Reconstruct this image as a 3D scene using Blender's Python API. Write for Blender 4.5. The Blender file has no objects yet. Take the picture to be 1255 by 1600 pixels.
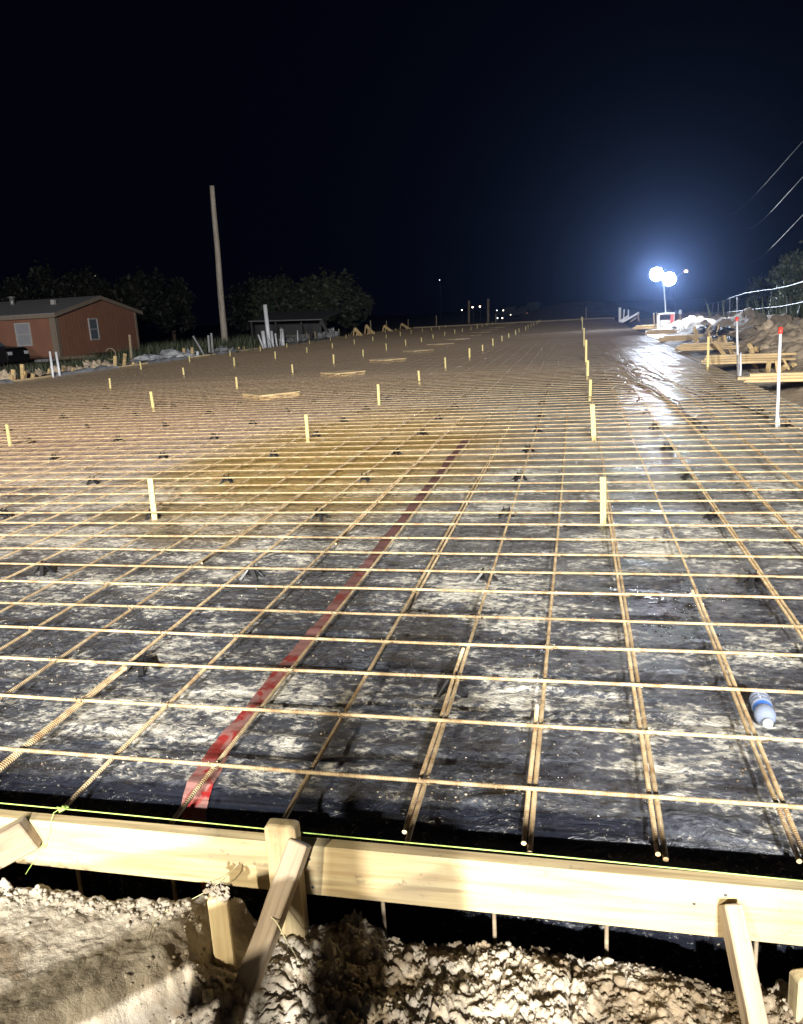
import bpy, math, random
import numpy as np
from mathutils import Vector, Matrix, noise
random.seed(7); rng = np.random.default_rng(7)
S = bpy.context.scene
C = S.collection
R = math.radians

# ------------------------------------------------------------------ camera
FW = Vector((-0.21214191, 0.94883228, -0.23390837)).normalized()
RT = Vector((0.97723319, 0.20515791, -0.05408813)).normalized()
UP = RT.cross(FW).normalized(); RT = FW.cross(UP).normalized()
F = 1285.67; CH = 1.2611
CAM = Vector((0, 0, CH))
cam = bpy.data.cameras.new('camera'); co = bpy.data.objects.new('camera', cam); C.objects.link(co)
co.matrix_world = Matrix(((RT.x, UP.x, -FW.x, 0), (RT.y, UP.y, -FW.y, 0), (RT.z, UP.z, -FW.z, CH), (0, 0, 0, 1)))
cam.sensor_fit = 'VERTICAL'; cam.sensor_height = 36; cam.lens = 36 * F / 1600
cam.clip_start = 0.05; cam.clip_end = 3000
S.camera = co

def ray(px, py): return FW * F + RT * (px - 627.5) - UP * (py - 800)
def at(px, py, z=-0.07):                       # photo pixel -> point on the level z
    d = ray(px, py); t = (z - CH) / d.z
    return CAM + d * t
def deep(px, py, Y):                           # photo pixel -> point on the vertical plane y = Y
    d = ray(px, py); return CAM + d * (Y / d.y)
def proj(p):
    v = Vector(p) - CAM; z = v.dot(FW)
    return 627.5 + F * v.dot(RT) / z, 800 - F * v.dot(UP) / z, z

# ------------------------------------------------------------------ world, lamps, exposure
w = bpy.data.worlds.new('World'); S.world = w; w.use_nodes = True
nt = w.node_tree; bg = nt.nodes['Background']
bg.inputs[0].default_value = (0.10, 0.16, 0.62, 1); bg.inputs[1].default_value = 0.0042
S.view_settings.view_transform = 'Standard'; S.view_settings.look = 'None'
S.view_settings.exposure = 0.0; S.view_settings.gamma = 1.0
S.cycles.use_denoising = True
S.cycles.max_bounces = 6; S.cycles.volume_bounces = 0; S.cycles.transparent_max_bounces = 12
S.cycles.sample_clamp_indirect = 4.0

def spot(name, loc, tgt, power, color, rad=0.3, ang=120, blend=0.6):
    l = bpy.data.lights.new(name, 'SPOT'); l.energy = power; l.color = color
    l.shadow_soft_size = rad; l.spot_size = R(ang); l.spot_blend = blend
    o = bpy.data.objects.new(name, l); C.objects.link(o); o.location = loc
    o.rotation_euler = (Vector(tgt) - Vector(loc)).to_track_quat('-Z', 'Y').to_euler()
    return o
# the crew's work light behind the photographer, two heads
spot('work_light', (2.2, -15.6, 7.3), (-3, 14, 0), 36000, (1.0, 0.98, 0.94), 0.20, 100)
spot('work_light', (4.1, -15.4, 5.6), (-3, 14, 0), 32000, (1.0, 0.97, 0.92), 0.20, 100)
spot('work_light', (-5.0, -14, 6.0), (-4, 16, 0), 19000, (1.0, 0.89, 0.70), 0.2, 100)

# ------------------------------------------------------------------ helpers
def tag(o, label=None, cat=None, group=None, kind=None):
    if label: o['label'] = label
    if cat: o['category'] = cat
    if group: o['group'] = group
    if kind: o['kind'] = kind
    return o
def empty(name, loc=(0, 0, 0), label=None, cat=None, group=None, kind=None):
    o = bpy.data.objects.new(name, None); C.objects.link(o); o.location = loc
    o.empty_display_size = 0.1
    return tag(o, label, cat, group, kind)
def link(name, me, m, parent=None):
    o = bpy.data.objects.new(name, me); C.objects.link(o)
    if m is not None and not me.materials: me.materials.append(m)
    if parent is not None: o.parent = parent
    return o
class MB:
    def __init__(s): s.v = []; s.f = []; s.sm = []
    def add(s, vs, fs, smooth=False):
        b = len(s.v); s.v += [tuple(v) for v in vs]
        s.f += [tuple(b + i for i in f) for f in fs]; s.sm += [smooth] * len(fs)
        return s
    def box(s, c, sz, rot=None, taper=1.0):
        hx, hy, hz = sz[0] / 2, sz[1] / 2, sz[2] / 2; vs = []
        for z in (-1, 1):
            k = taper if z > 0 else 1
            for x, y in ((-1, -1), (1, -1), (1, 1), (-1, 1)):
                p = Vector((x * hx * k, y * hy * k, z * hz))
                if rot: p = rot @ p
                vs.append(p + Vector(c))
        return s.add(vs, [(3, 2, 1, 0), (4, 5, 6, 7), (0, 1, 5, 4), (1, 2, 6, 5), (2, 3, 7, 6), (3, 0, 4, 7)])
    def bar(s, p0, p1, wd, ht, roll=0.0):           # rectangular bar between two points
        p0, p1 = Vector(p0), Vector(p1); d = (p1 - p0); L = d.length; d.normalize()
        up = Vector((0, 0, 1)) if abs(d.z) < 0.95 else Vector((0, 1, 0))
        sd = d.cross(up).normalized(); up = sd.cross(d)
        if roll: q = Matrix.Rotation(roll, 3, d); sd = q @ sd; up = q @ up
        vs = []
        for p in (p0, p1):
            for a, b in ((-1, -1), (1, -1), (1, 1), (-1, 1)):
                vs.append(p + sd * (a * wd / 2) + up * (b * ht / 2))
        return s.add(vs, [(0, 1, 2, 3), (7, 6, 5, 4), (0, 4, 5, 1), (1, 5, 6, 2), (2, 6, 7, 3), (3, 7, 4, 0)])
    def tube(s, pts, rad, n=8, cap=True):
        pts = [Vector(p) for p in pts]; b = len(s.v); rings = len(pts)
        for i, p in enumerate(pts):
            d = (pts[min(i + 1, rings - 1)] - pts[max(i - 1, 0)]).normalized()
            a = Vector((0, 0, 1)) if abs(d.z) < 0.9 else Vector((1, 0, 0))
            x = d.cross(a).normalized(); y = d.cross(x)
            r = rad[i] if isinstance(rad, (list, tuple)) else rad
            for k in range(n):
                t = 2 * math.pi * k / n
                s.v.append(tuple(p + x * (math.cos(t) * r) + y * (math.sin(t) * r)))
        for i in range(rings - 1):
            for k in range(n):
                k2 = (k + 1) % n
                s.f.append((b + i * n + k, b + i * n + k2, b + (i + 1) * n + k2, b + (i + 1) * n + k)); s.sm.append(True)
        if cap:
            s.f.append(tuple(b + k for k in range(n))); s.sm.append(False)
            s.f.append(tuple(b + (rings - 1) * n + n - 1 - k for k in range(n))); s.sm.append(False)
        return s
    def lathe(s, prof, n=24, org=(0, 0, 0), M=None):
        b = len(s.v)
        for r_, z_ in prof:
            for k in range(n):
                t = 2 * math.pi * k / n
                p = Vector((r_ * math.cos(t), r_ * math.sin(t), z_))
                if M: p = M @ p
                s.v.append(tuple(p + Vector(org)))
        for i in range(len(prof) - 1):
            for k in range(n):
                k2 = (k + 1) % n
                s.f.append((b + i * n + k, b + i * n + k2, b + (i + 1) * n + k2, b + (i + 1) * n + k)); s.sm.append(True)
        return s
    def build(s, name, m, parent=None):
        me = bpy.data.meshes.new(name); me.from_pydata(s.v, [], s.f)
        me.polygons.foreach_set('use_smooth', s.sm); me.update()
        return link(name, me, m, parent)
def bevel(o, wd=0.004, seg=2):
    md = o.modifiers.new('bevel', 'BEVEL'); md.width = wd; md.segments = seg; md.limit_method = 'ANGLE'
    return o
def grid_mesh(name, xs, ys, hf, m, smooth=True, pf=None):
    """tensor grid; hf(x,y)->z, or pf(x,y)->point"""
    nx, ny = len(xs), len(ys)
    co_ = np.empty((ny, nx, 3), np.float32)
    for j, y in enumerate(ys):
        for i, x in enumerate(xs):
            co_[j, i] = pf(x, y) if pf else (x, y, hf(x, y))
    me = bpy.data.meshes.new(name)
    me.vertices.add(nx * ny); me.vertices.foreach_set('co', co_.ravel())
    a = (np.arange(ny - 1)[:, None] * nx + np.arange(nx - 1)[None, :]).ravel()
    q = np.stack([a, a + 1, a + 1 + nx, a + nx], 1).astype(np.int32)
    me.loops.add(q.size); me.loops.foreach_set('vertex_index', q.ravel())
    me.polygons.add(len(q)); me.polygons.foreach_set('loop_start', np.arange(0, q.size, 4, dtype=np.int32))
    me.polygons.foreach_set('loop_total', np.full(len(q), 4, np.int32))
    me.polygons.foreach_set('use_smooth', np.full(len(q), smooth))
    me.update(calc_edges=True); me.validate()
    return link(name, me, m)
def copy_tree(o, parent=None):
    c = o.copy(); C.objects.link(c); c.parent = parent
    for ch in list(o.children): copy_tree(ch, c)
    return c
def fbm(x, y, z=0.0, oct=4):
    return noise.fractal(Vector((x, y, z)), 1.0, 2.0, oct)
def axis(segs):
    out = [segs[0][0]]
    for a, b, st in segs:
        n = max(1, int(round((b - a) / st)))
        out += [a + (b - a) * (k + 1) / n for k in range(n)]
    return out
ORD = ['first', 'second', 'third', 'fourth', 'fifth', 'sixth', 'seventh', 'eighth', 'ninth', 'tenth', 'eleventh', 'twelfth',
       'thirteenth', 'fourteenth', 'fifteenth', 'sixteenth', 'seventeenth', 'eighteenth', 'nineteenth', 'twentieth', 'twenty-first', 'twenty-second']

# ------------------------------------------------------------------ materials
class NB:
    def __init__(s, name):
        s.m = bpy.data.materials.new(name); s.m.use_nodes = True; s.t = s.m.node_tree; s.n = s.t.nodes; s.l = s.t.links
        s.b = s.n['Principled BSDF']; s.tc = s.n.new('ShaderNodeTexCoord')
    def mapv(s, sc=(1, 1, 1), src='Object', rot=(0, 0, 0)):
        mp = s.n.new('ShaderNodeMapping'); mp.inputs['Scale'].default_value = sc; mp.inputs['Rotation'].default_value = rot
        s.l.new(s.tc.outputs[src] if isinstance(src, str) else src, mp.inputs['Vector']); return mp.outputs[0]
    def noise(s, v, sc, det=4, rough=0.55, dist=0.0, out='Fac'):
        n = s.n.new('ShaderNodeTexNoise'); n.inputs['Scale'].default_value = sc; n.inputs['Detail'].default_value = det
        n.inputs['Roughness'].default_value = rough; n.inputs['Distortion'].default_value = dist
        s.l.new(v, n.inputs['Vector']); return n.outputs[out]
    def ramp(s, v, stops, interp='LINEAR'):
        r = s.n.new('ShaderNodeValToRGB'); r.color_ramp.interpolation = interp
        e = r.color_ramp.elements
        while len(e) < len(stops): e.new(0.5)
        for i, (p, c) in enumerate(stops):
            e[i].position = p; e[i].color = (c, c, c, 1) if isinstance(c, (int, float)) else (*c, 1)
        s.l.new(v, r.inputs[0]); return r.outputs[0]
    def math(s, op, a, b=None, c=None, clamp=False):
        n = s.n.new('ShaderNodeMath'); n.operation = op; n.use_clamp = clamp
        for i, x in enumerate((a, b, c)):
            if x is None: continue
            if isinstance(x, (int, float)): n.inputs[i].default_value = x
            else: s.l.new(x, n.inputs[i])
        return n.outputs[0]
    def mix(s, f, a, b, mode='MIX'):
        n = s.n.new('ShaderNodeMix'); n.data_type = 'RGBA'; n.blend_type = mode
        for k, x in ((0, f), (6, a), (7, b)):
            if isinstance(x, (int, float)): n.inputs[k].default_value = x if k == 0 else (x, x, x, 1)
            elif isinstance(x, tuple): n.inputs[k].default_value = (*x, 1)
            else: s.l.new(x, n.inputs[k])
        return n.outputs[2]
    def xyz(s, v):
        n = s.n.new('ShaderNodeSeparateXYZ'); s.l.new(v, n.inputs[0]); return n.outputs
    def rnd(s):
        n = s.n.new('ShaderNodeObjectInfo'); return n.outputs['Random']
    def bump(s, h, st=0.5, dist=0.01, prev=None):
        n = s.n.new('ShaderNodeBump'); n.inputs['Strength'].default_value = st; n.inputs['Distance'].default_value = dist
        s.l.new(h, n.inputs['Height'])
        if prev is not None: s.l.new(prev, n.inputs['Normal'])
        s.l.new(n.outputs[0], s.b.inputs['Normal']); return n.outputs[0]
    def set(s, **k):
        for a, x in k.items():
            i = s.b.inputs[a.replace('_', ' ')]
            if isinstance(x, (int, float)): i.default_value = x
            elif isinstance(x, tuple): i.default_value = (*x, 1)
            else: s.l.new(x, i)
        return s.m

def wood(name, base, dark, ax=0, sc=1.0, rough=0.7, dirt=0.35):
    b = NB(name); s_ = [26 * sc] * 3; s_[ax] = 1.6 * sc
    v = b.mapv(tuple(s_)); g = b.noise(v, 1.6, 5, 0.6, 0.6)
    v2 = b.mapv((1, 1, 1)); bl = b.noise(v2, 5.0 * sc, 4, 0.6)
    kn = b.noise(b.mapv(tuple(x * 0.25 for x in s_)), 1.7, 3, 0.5, 1.5)
    c = b.mix(b.ramp(g, [(0.38, 0.0), (0.66, 1.0)]), base, dark)
    c = b.mix(b.math('MULTIPLY', b.ramp(kn, [(0.57, 0.0), (0.64, 1.0)]), 0.55), c, tuple(x * 0.5 for x in dark))
    c = b.mix(b.math('MULTIPLY', b.ramp(bl, [(0.5, 0.0), (0.7, 1.0)]), dirt), c, (0.30, 0.24, 0.17))
    hv = b.math('MULTIPLY_ADD', b.rnd(), 0.35, 0.8)
    n = b.n.new('ShaderNodeHueSaturation'); b.l.new(hv, n.inputs['Value']); b.l.new(c, n.inputs['Color']); c = n.outputs[0]
    sp = b.noise(b.mapv((1, 1, 1)), 38 * sc, 5, 0.7, 0.3)
    c = b.mix(b.math('MULTIPLY', b.ramp(sp, [(0.60, 0.0), (0.64, 0.8)]), b.ramp(bl, [(0.45, 0.0), (0.62, 1.0)])), c, (0.20, 0.16, 0.11))
    b.bump(g, 0.5, 0.003)
    return b.set(Base_Color=c, Roughness=rough)
def plain(name, col, rough=0.6, metal=0.0, var=0.25, nsc=8.0, bump=0.0):
    b = NB(name); n = b.noise(b.mapv(), nsc, 4, 0.6)
    c = b.mix(b.ramp(n, [(0.3, 0.0), (0.75, 1.0)]), col, tuple(x * (1 - var) for x in col))
    if bump: b.bump(n, bump, 0.01)
    return b.set(Base_Color=c, Roughness=rough, Metallic=metal)
def emit(name, col, st):
    b = NB(name); return b.set(Base_Color=(0.8, 0.8, 0.8), Emission_Color=col, Emission_Strength=st)

M = {}
M['wood'] = wood('form_lumber', (0.50, 0.41, 0.23), (0.36, 0.26, 0.13))
M['wood_old'] = wood('weathered_lumber', (0.34, 0.27, 0.18), (0.19, 0.14, 0.09), dirt=0.6)
M['stake'] = wood('stake_wood', (0.66, 0.56, 0.24), (0.50, 0.40, 0.16), ax=2, sc=2.0, dirt=0.15)
M['wood_far'] = wood('lumber_far', (0.60, 0.44, 0.22), (0.38, 0.26, 0.12), sc=0.6)
M['ply'] = wood('plywood', (0.74, 0.58, 0.34), (0.58, 0.42, 0.23), sc=0.7, dirt=0.2)
M['pvc'] = plain('white_pipe', (0.62, 0.64, 0.70), 0.35, var=0.15)
M['red_cap'] = plain('red_cap', (0.75, 0.05, 0.03), 0.45)
M['black_plastic'] = plain('chair_plastic', (0.016, 0.016, 0.018), 0.42, var=0.3)
M['white_sheet'] = plain('white_sheet', (0.36, 0.37, 0.40), 0.5, var=0.35, nsc=3, bump=0.6)
M['berm_film'] = plain('berm_film', (0.11, 0.115, 0.125), 0.6, var=0.4, nsc=3, bump=0.6)
M['metal_dark'] = plain('dark_steel', (0.10, 0.10, 0.11), 0.5, 0.5)
M['grey_metal'] = plain('galvanised', (0.45, 0.46, 0.48), 0.45, 0.6)

# reinforcing bar: ribs run across the bar (bars lie along local X)
def rebar_mat(name, ax, k=1.0):
    b = NB(name); v = b.mapv(); o = b.xyz(v)
    rib = b.math('SINE', b.math('MULTIPLY', o[ax], 2 * math.pi / 0.0085))
    n1 = b.noise(v, 11, 6, 0.75); n2 = b.noise(v, 60, 3, 0.6)
    c = b.mix(b.ramp(n1, [(0.40, 0.0), (0.62, 1.0)]), (0.50 * k, 0.39 * k, 0.23 * k), (0.25 * k, 0.155 * k, 0.075 * k))
    c = b.mix(b.math('MULTIPLY', b.ramp(n2, [(0.5, 0.0), (0.7, 1.0)]), 0.5), c, (0.62, 0.52, 0.34))
    hv = b.math('MULTIPLY_ADD', b.rnd(), 0.4, 0.8)
    h = b.n.new('ShaderNodeHueSaturation'); b.l.new(hv, h.inputs['Value']); b.l.new(c, h.inputs['Color'])
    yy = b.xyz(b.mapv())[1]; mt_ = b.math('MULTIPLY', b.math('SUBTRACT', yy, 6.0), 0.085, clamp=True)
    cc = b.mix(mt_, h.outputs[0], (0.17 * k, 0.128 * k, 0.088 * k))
    b.bump(rib, 0.7, 0.0012)
    return b.set(Base_Color=cc, Roughness=0.65, Metallic=0.1)
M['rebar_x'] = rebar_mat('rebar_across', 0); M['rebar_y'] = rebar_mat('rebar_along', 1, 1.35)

# black vapour barrier with dried mud
def sheet_mat():
    b = NB('muddy_black_plastic'); v = b.mapv(); o = b.xyz(v)
    vs = b.mapv((0.85, 1.35, 1.0), rot=(0, 0, 0.12)); vs2 = b.mapv((1.0, 1.25, 1.0), rot=(0, 0, 0.45))
    # masks in metres of the slab itself: how much mud was carried there
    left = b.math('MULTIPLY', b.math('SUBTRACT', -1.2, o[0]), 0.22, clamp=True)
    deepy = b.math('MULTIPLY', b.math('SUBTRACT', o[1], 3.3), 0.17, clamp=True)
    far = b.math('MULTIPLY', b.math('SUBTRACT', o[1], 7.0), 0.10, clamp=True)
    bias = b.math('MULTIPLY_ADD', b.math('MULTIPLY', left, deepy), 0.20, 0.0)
    bias = b.math('MULTIPLY_ADD', far, 0.07, bias)
    big = b.noise(vs, 1.1, 3, 0.6)
    mid = b.noise(vs, 5.4, 9, 0.68, 0.45)
    fine = b.noise(vs2, 26, 8, 0.76, 0.25)
    speck = b.noise(vs, 60, 5, 0.75, 0.5)
    m = b.math('MULTIPLY_ADD', big, 0.40, b.math('MULTIPLY_ADD', mid, 0.34, 0.02))
    m = b.math('ADD', m, b.math('MULTIPLY_ADD', fine, 0.50, -0.095))
    m = b.math('ADD', m, bias)
    edge_ = b.math('MULTIPLY', b.math('SUBTRACT', 2.00, o[1]), 6.0, clamp=True)
    edge_ = b.math('MULTIPLY', edge_, b.math('MAXIMUM', b.math('SUBTRACT', 0.7, b.math('MULTIPLY', o[0], 3.0), clamp=True), b.math('MULTIPLY', b.math('SUBTRACT', 1.92, o[1]), 20, clamp=True)))
    m = b.math('SUBTRACT', m, edge_)
    mud = b.ramp(m, [(0.555, 0.0), (0.60, 0.70), (0.66, 1.0)])
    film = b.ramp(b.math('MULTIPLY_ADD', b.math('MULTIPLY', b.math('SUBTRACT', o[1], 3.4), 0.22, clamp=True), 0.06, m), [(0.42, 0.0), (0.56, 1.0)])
    sp = b.math('MULTIPLY', b.ramp(speck, [(0.60, 0.0), (0.66, 1.0)]), b.ramp(mid, [(0.40, 0.0), (0.6, 0.7)]))
    mask = b.math('MAXIMUM', mud, sp)
    # mud colours: pale clay, ochre, reddish; pinkish left also holds the lamps' tint
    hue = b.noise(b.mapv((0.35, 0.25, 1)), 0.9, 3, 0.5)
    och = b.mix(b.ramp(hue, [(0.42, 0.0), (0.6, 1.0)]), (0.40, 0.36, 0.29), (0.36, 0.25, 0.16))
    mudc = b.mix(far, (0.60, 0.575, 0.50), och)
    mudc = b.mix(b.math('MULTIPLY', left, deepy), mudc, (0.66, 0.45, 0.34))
    # ochre patch: clay stain plus a yellow light pool painted into the colour
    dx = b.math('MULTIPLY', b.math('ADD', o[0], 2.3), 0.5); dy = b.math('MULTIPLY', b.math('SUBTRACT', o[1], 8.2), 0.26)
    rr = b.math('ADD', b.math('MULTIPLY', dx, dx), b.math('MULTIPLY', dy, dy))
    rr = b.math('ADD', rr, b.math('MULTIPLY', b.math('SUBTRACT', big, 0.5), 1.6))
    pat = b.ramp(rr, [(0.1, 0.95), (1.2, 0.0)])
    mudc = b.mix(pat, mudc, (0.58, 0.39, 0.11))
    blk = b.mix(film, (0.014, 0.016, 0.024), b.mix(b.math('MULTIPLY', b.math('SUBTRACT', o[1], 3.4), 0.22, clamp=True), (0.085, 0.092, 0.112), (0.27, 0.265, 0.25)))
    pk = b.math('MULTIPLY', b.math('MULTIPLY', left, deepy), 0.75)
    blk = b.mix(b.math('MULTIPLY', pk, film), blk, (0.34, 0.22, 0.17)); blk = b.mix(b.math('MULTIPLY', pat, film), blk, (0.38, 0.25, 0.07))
    col = b.mix(mask, blk, mudc)
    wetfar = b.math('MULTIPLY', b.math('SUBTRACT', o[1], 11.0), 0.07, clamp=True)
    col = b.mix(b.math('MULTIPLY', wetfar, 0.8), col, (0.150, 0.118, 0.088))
    # wet strip towards the lamp side: puddles
    wx = b.math('SUBTRACT', 1.0, b.math('MULTIPLY', b.math('ABSOLUTE', b.math('SUBTRACT', o[0], 1.0)), 0.6), clamp=True)
    wy = b.math('MULTIPLY', b.math('SUBTRACT', o[1], 8.0), 0.22, clamp=True)
    pn = b.noise(b.mapv((1.6, 0.9, 1)), 1.9, 5, 0.6, 0.8)
    wet = b.math('MULTIPLY', b.math('MULTIPLY', wx, wy), b.ramp(pn, [(0.36, 0.0), (0.50, 1.0)]))
    col = b.mix(b.math('MULTIPLY', wet, 0.75), col, (0.05, 0.045, 0.04))
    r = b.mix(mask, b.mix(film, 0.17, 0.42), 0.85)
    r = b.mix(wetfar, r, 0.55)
    r = b.mix(wet, r, 0.26)
    wr = b.n.new('ShaderNodeTexNoise'); wr.noise_type = 'RIDGED_MULTIFRACTAL'; wr.inputs['Scale'].default_value = 5.5
    wr.inputs['Detail'].default_value = 5; wr.inputs['Distortion'].default_value = 1.4; b.l.new(vs, wr.inputs['Vector'])
    n1 = b.bump(wr.outputs[0], 0.32, 0.012)
    n2 = b.bump(b.noise(vs, 9, 5, 0.6, 1.5), 0.6, 0.03, n1)
    n3 = b.bump(b.math('MULTIPLY_ADD', mask, 0.5, b.math('MULTIPLY', speck, 0.5)), 0.5, 0.006, n2)
    return b.set(Base_Color=col, Roughness=r, Specular_IOR_Level=0.55)
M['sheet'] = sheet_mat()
def tape_mat():
    b = NB('red_tape'); v = b.mapv((1, 0.6, 1)); n = b.noise(v, 14, 6, 0.65, 1.0); y = b.xyz(b.mapv())[1]
    t = b.math('MULTIPLY', b.math('SUBTRACT', y, 1.9), 0.35, clamp=True)
    f = b.ramp(b.math('MULTIPLY_ADD', t, 0.12, n), [(0.44, 0.0), (0.54, 1.0)])
    c = b.mix(t, b.mix(f, (0.26, 0.016, 0.016), (0.25, 0.12, 0.105)), (0.12, 0.05, 0.045))
    b.bump(n, 0.4, 0.006)
    return b.set(Base_Color=c, Roughness=b.mix(f, 0.35, 0.8))
M['tape'] = tape_mat()
def dirt_mat(name, c1, c2, c3, sc, moist=False):
    b = NB(name); v = b.mapv(); a = b.noise(v, 1.3 * sc, 5, 0.6); d = b.noise(v, 9 * sc, 8, 0.7); e = b.noise(v, 60 * sc, 4, 0.65)
    c = b.mix(b.ramp(a, [(0.35, 0.0), (0.65, 1.0)]), c1, c2)
    c = b.mix(b.ramp(d, [(0.42, 0.0), (0.62, 0.6)]), c, c3)
    if moist:
        mo = b.noise(b.mapv((1.0, 1.6, 1)), 3.1, 5, 0.65, 0.4); xx = b.math('MULTIPLY', b.math('ADD', b.xyz(b.mapv())[0], 0.75), 0.11, clamp=True)
        c = b.mix(b.ramp(b.math('ADD', mo, xx), [(0.52, 0.0), (0.62, 0.85)]), c, (0.17, 0.125, 0.075))
    n1 = b.bump(d, 0.7, 0.03 / sc); b.bump(e, 0.8, 0.008 / sc, n1)
    return b.set(Base_Color=c, Roughness=0.95, Specular_IOR_Level=0.2)
M['bank'] = dirt_mat('clay_soil', (0.47, 0.42, 0.335), (0.40, 0.345, 0.265), (0.27, 0.22, 0.16), 2.2, True)
M['ground'] = dirt_mat('dry_ground', (0.24, 0.19, 0.14), (0.17, 0.14, 0.10), (0.11, 0.09, 0.065), 0.5)
M['berm'] = dirt_mat('spoil_soil', (0.46, 0.38, 0.29), (0.38, 0.31, 0.23), (0.26, 0.20, 0.145), 0.9)

# ------------------------------------------------------------------ the ground sheet
SLX0, SLX1, SLY0, SLY1 = -15.9, 2.62, 1.93, 69.5
def ridge(x, c, hw): return max(0.0, 1 - ((x - c) / hw) ** 2)
def ground_h(x, y):
    z = -0.36 + 0.05 * fbm(x * 0.3, y * 0.3)
    if 1.30 < y < 70.5 and -16.4 < x < 2.7: z = -0.95
    if y > 82: z += 1.9 * max(0, 1 - ((x - 0.0) / 8) ** 2) * min(1, max(0, (y - 82) / 14)) * (1 if y < 130 else max(0, 1 - (y - 130) / 30))
    if x < -16.4: z += 0.14 * min(1, (-16.4 - x) / 3)
    if x > 9 : z += min(0.9, (x - 9) * 0.045)
    return z
xs = axis([(-900, -200, 100), (-200, -60, 20), (-60, -20, 4), (-20, -16.5, 0.5), (-16.5, -16.3, 0.1), (-16.3, 2.65, 1.6), (2.65, 2.75, 0.1), (2.75, 12, 0.5), (12, 60, 4), (60, 200, 20), (200, 900, 100)])
ys = axis([(-200, -20, 30), (-20, 1.25, 2), (1.25, 1.35, 0.05), (1.35, 70.4, 1.6), (70.4, 70.6, 0.1), (70.6, 100, 2), (100, 200, 8), (200, 1500, 130)])
g = grid_mesh('ground', xs, ys, ground_h, M['ground']); tag(g, kind='structure')

# near dirt bank at the photographer's feet
def bank_h(x, y):
    lf = min(1, max(0, (-0.85 - x) / 0.08))
    crest = 1.675 - 0.125 * lf + 0.025 * fbm(x * 3, 1.7) + 0.012 * fbm(x * 17, 3.1)
    # trodden shelf on the left, broken clods to the right
    edge = (-1.10 + (y - 1.16) * 0.80) - x + 0.05 * fbm(x * 5, y * 5, 2)
    edge = min(edge, -0.905 - x + 0.02 * fbm(x * 9, y * 9, 2))
    k = min(1, max(0, edge / 0.14 + 0.8))
    kk = k * k * (3 - 2 * k)
    zl = -0.088 + 0.012 * fbm(x * 4, y * 4) + 0.005 * fbm(x * 22, y * 22, 5) + 0.012 * max(0, 1 - abs(y - crest) / 0.10) * (0.4 + fbm(x * 30, y * 30, 1))
    zr = -0.215 - 0.03 * min(1, max(0, x + 0.6)) + 0.030 * fbm(x * 4.2, y * 4.2, 1)
    am = 0.35 + 1.3 * max(0, fbm(x * 3, y * 3, 8) + 0.45)
    q = Vector((x * 30 + 0.9 * fbm(x * 13, y * 13), y * 30 + 0.9 * fbm(x * 13, y * 13, 4), 0))
    w1 = noise.voronoi(q)[0][0]; w2 = noise.voronoi(q * 2.6 + Vector((3, 1, 2)))[0][0]; w3 = noise.voronoi(q * 6.1)[0][0]
    zr += am * (0.014 * math.sqrt(max(0, 1 - w1 * w1 * 2.2)) + 0.009 * math.sqrt(max(0, 1 - w2 * w2 * 2.2)) + 0.006 * math.sqrt(max(0, 1 - w3 * w3 * 2.2))) - 0.02
    zr += 0.010 * fbm(x * 12, y * 12, 9, 5) + 0.006 * fbm(x * 45, y * 45, 4, 5)
    zz = zl * kk + zr * (1 - kk) + 0.003 * fbm(x * 60, y * 60, 2)
    zz += 0.03 * math.exp(-((x + 0.80) ** 2 + (y - 1.42) ** 2) / 0.010)
    d = y - crest
    if d > 0: zz -= min(0.70, d * 9 + 3 * d * d * 10)
    return zz
xs = axis([(-9, -2.2, 0.12), (-2.2, 0.95, 0.0045), (0.95, 7, 0.12)])
ys = axis([(-3.0, 0.2, 0.1), (0.2, 1.05, 0.03), (1.05, 1.36, 0.008), (1.36, 1.80, 0.0045)])
g = grid_mesh('dirt_bank', xs, ys, bank_h, M['bank']); tag(g, kind='structure')
# loose crumbs of clay, beyond counting
mb = MB()
ICO = [(0, 0, 1), (.89, 0, .45), (.28, .85, .45), (-.72, .53, .45), (-.72, -.53, .45), (.28, -.85, .45), (.72, .53, -.45), (-.28, .85, -.45), (-.89, 0, -.45), (-.28, -.85, -.45), (.72, -.53, -.45), (0, 0, -1)]
ICF = [(0, 1, 2), (0, 2, 3), (0, 3, 4), (0, 4, 5), (0, 5, 1), (1, 6, 2), (2, 7, 3), (3, 8, 4), (4, 9, 5), (5, 10, 1), (2, 6, 7), (3, 7, 8), (4, 8, 9), (5, 9, 10), (1, 10, 6), (6, 11, 7), (7, 11, 8), (8, 11, 9), (9, 11, 10), (10, 11, 6)]
for i in range(4200):
    x = random.uniform(-1.6, 0.8); y = 1.70 - abs(random.gauss(0, 0.13)) if random.random() < 0.5 else random.uniform(1.30, 1.71)
    e = (-1.10 + (y - 1.16) * 0.80) - x
    if e > 0:
        if random.random() < 0.6: continue
        y = 1.53 - abs(random.gauss(0, 0.03))
    s_ = 0.0022 + 0.007 * random.random() ** 4
    if random.random() < 0.02 and e < 0: s_ = random.uniform(0.010, 0.017)
    z = bank_h(x, y) + s_ * 0.2
    mb.add([(x + p[0] * s_ * random.uniform(.7, 1.25), y + p[1] * s_ * random.uniform(.7, 1.25), z + p[2] * s_ * random.uniform(.6, 1.0)) for p in ICO], ICF, True)
tag(mb.build('dirt_clods', M['bank']), 'loose pale clay crumbs lying on the dirt bank below the form board', 'dirt clods', kind='stuff')

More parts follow.
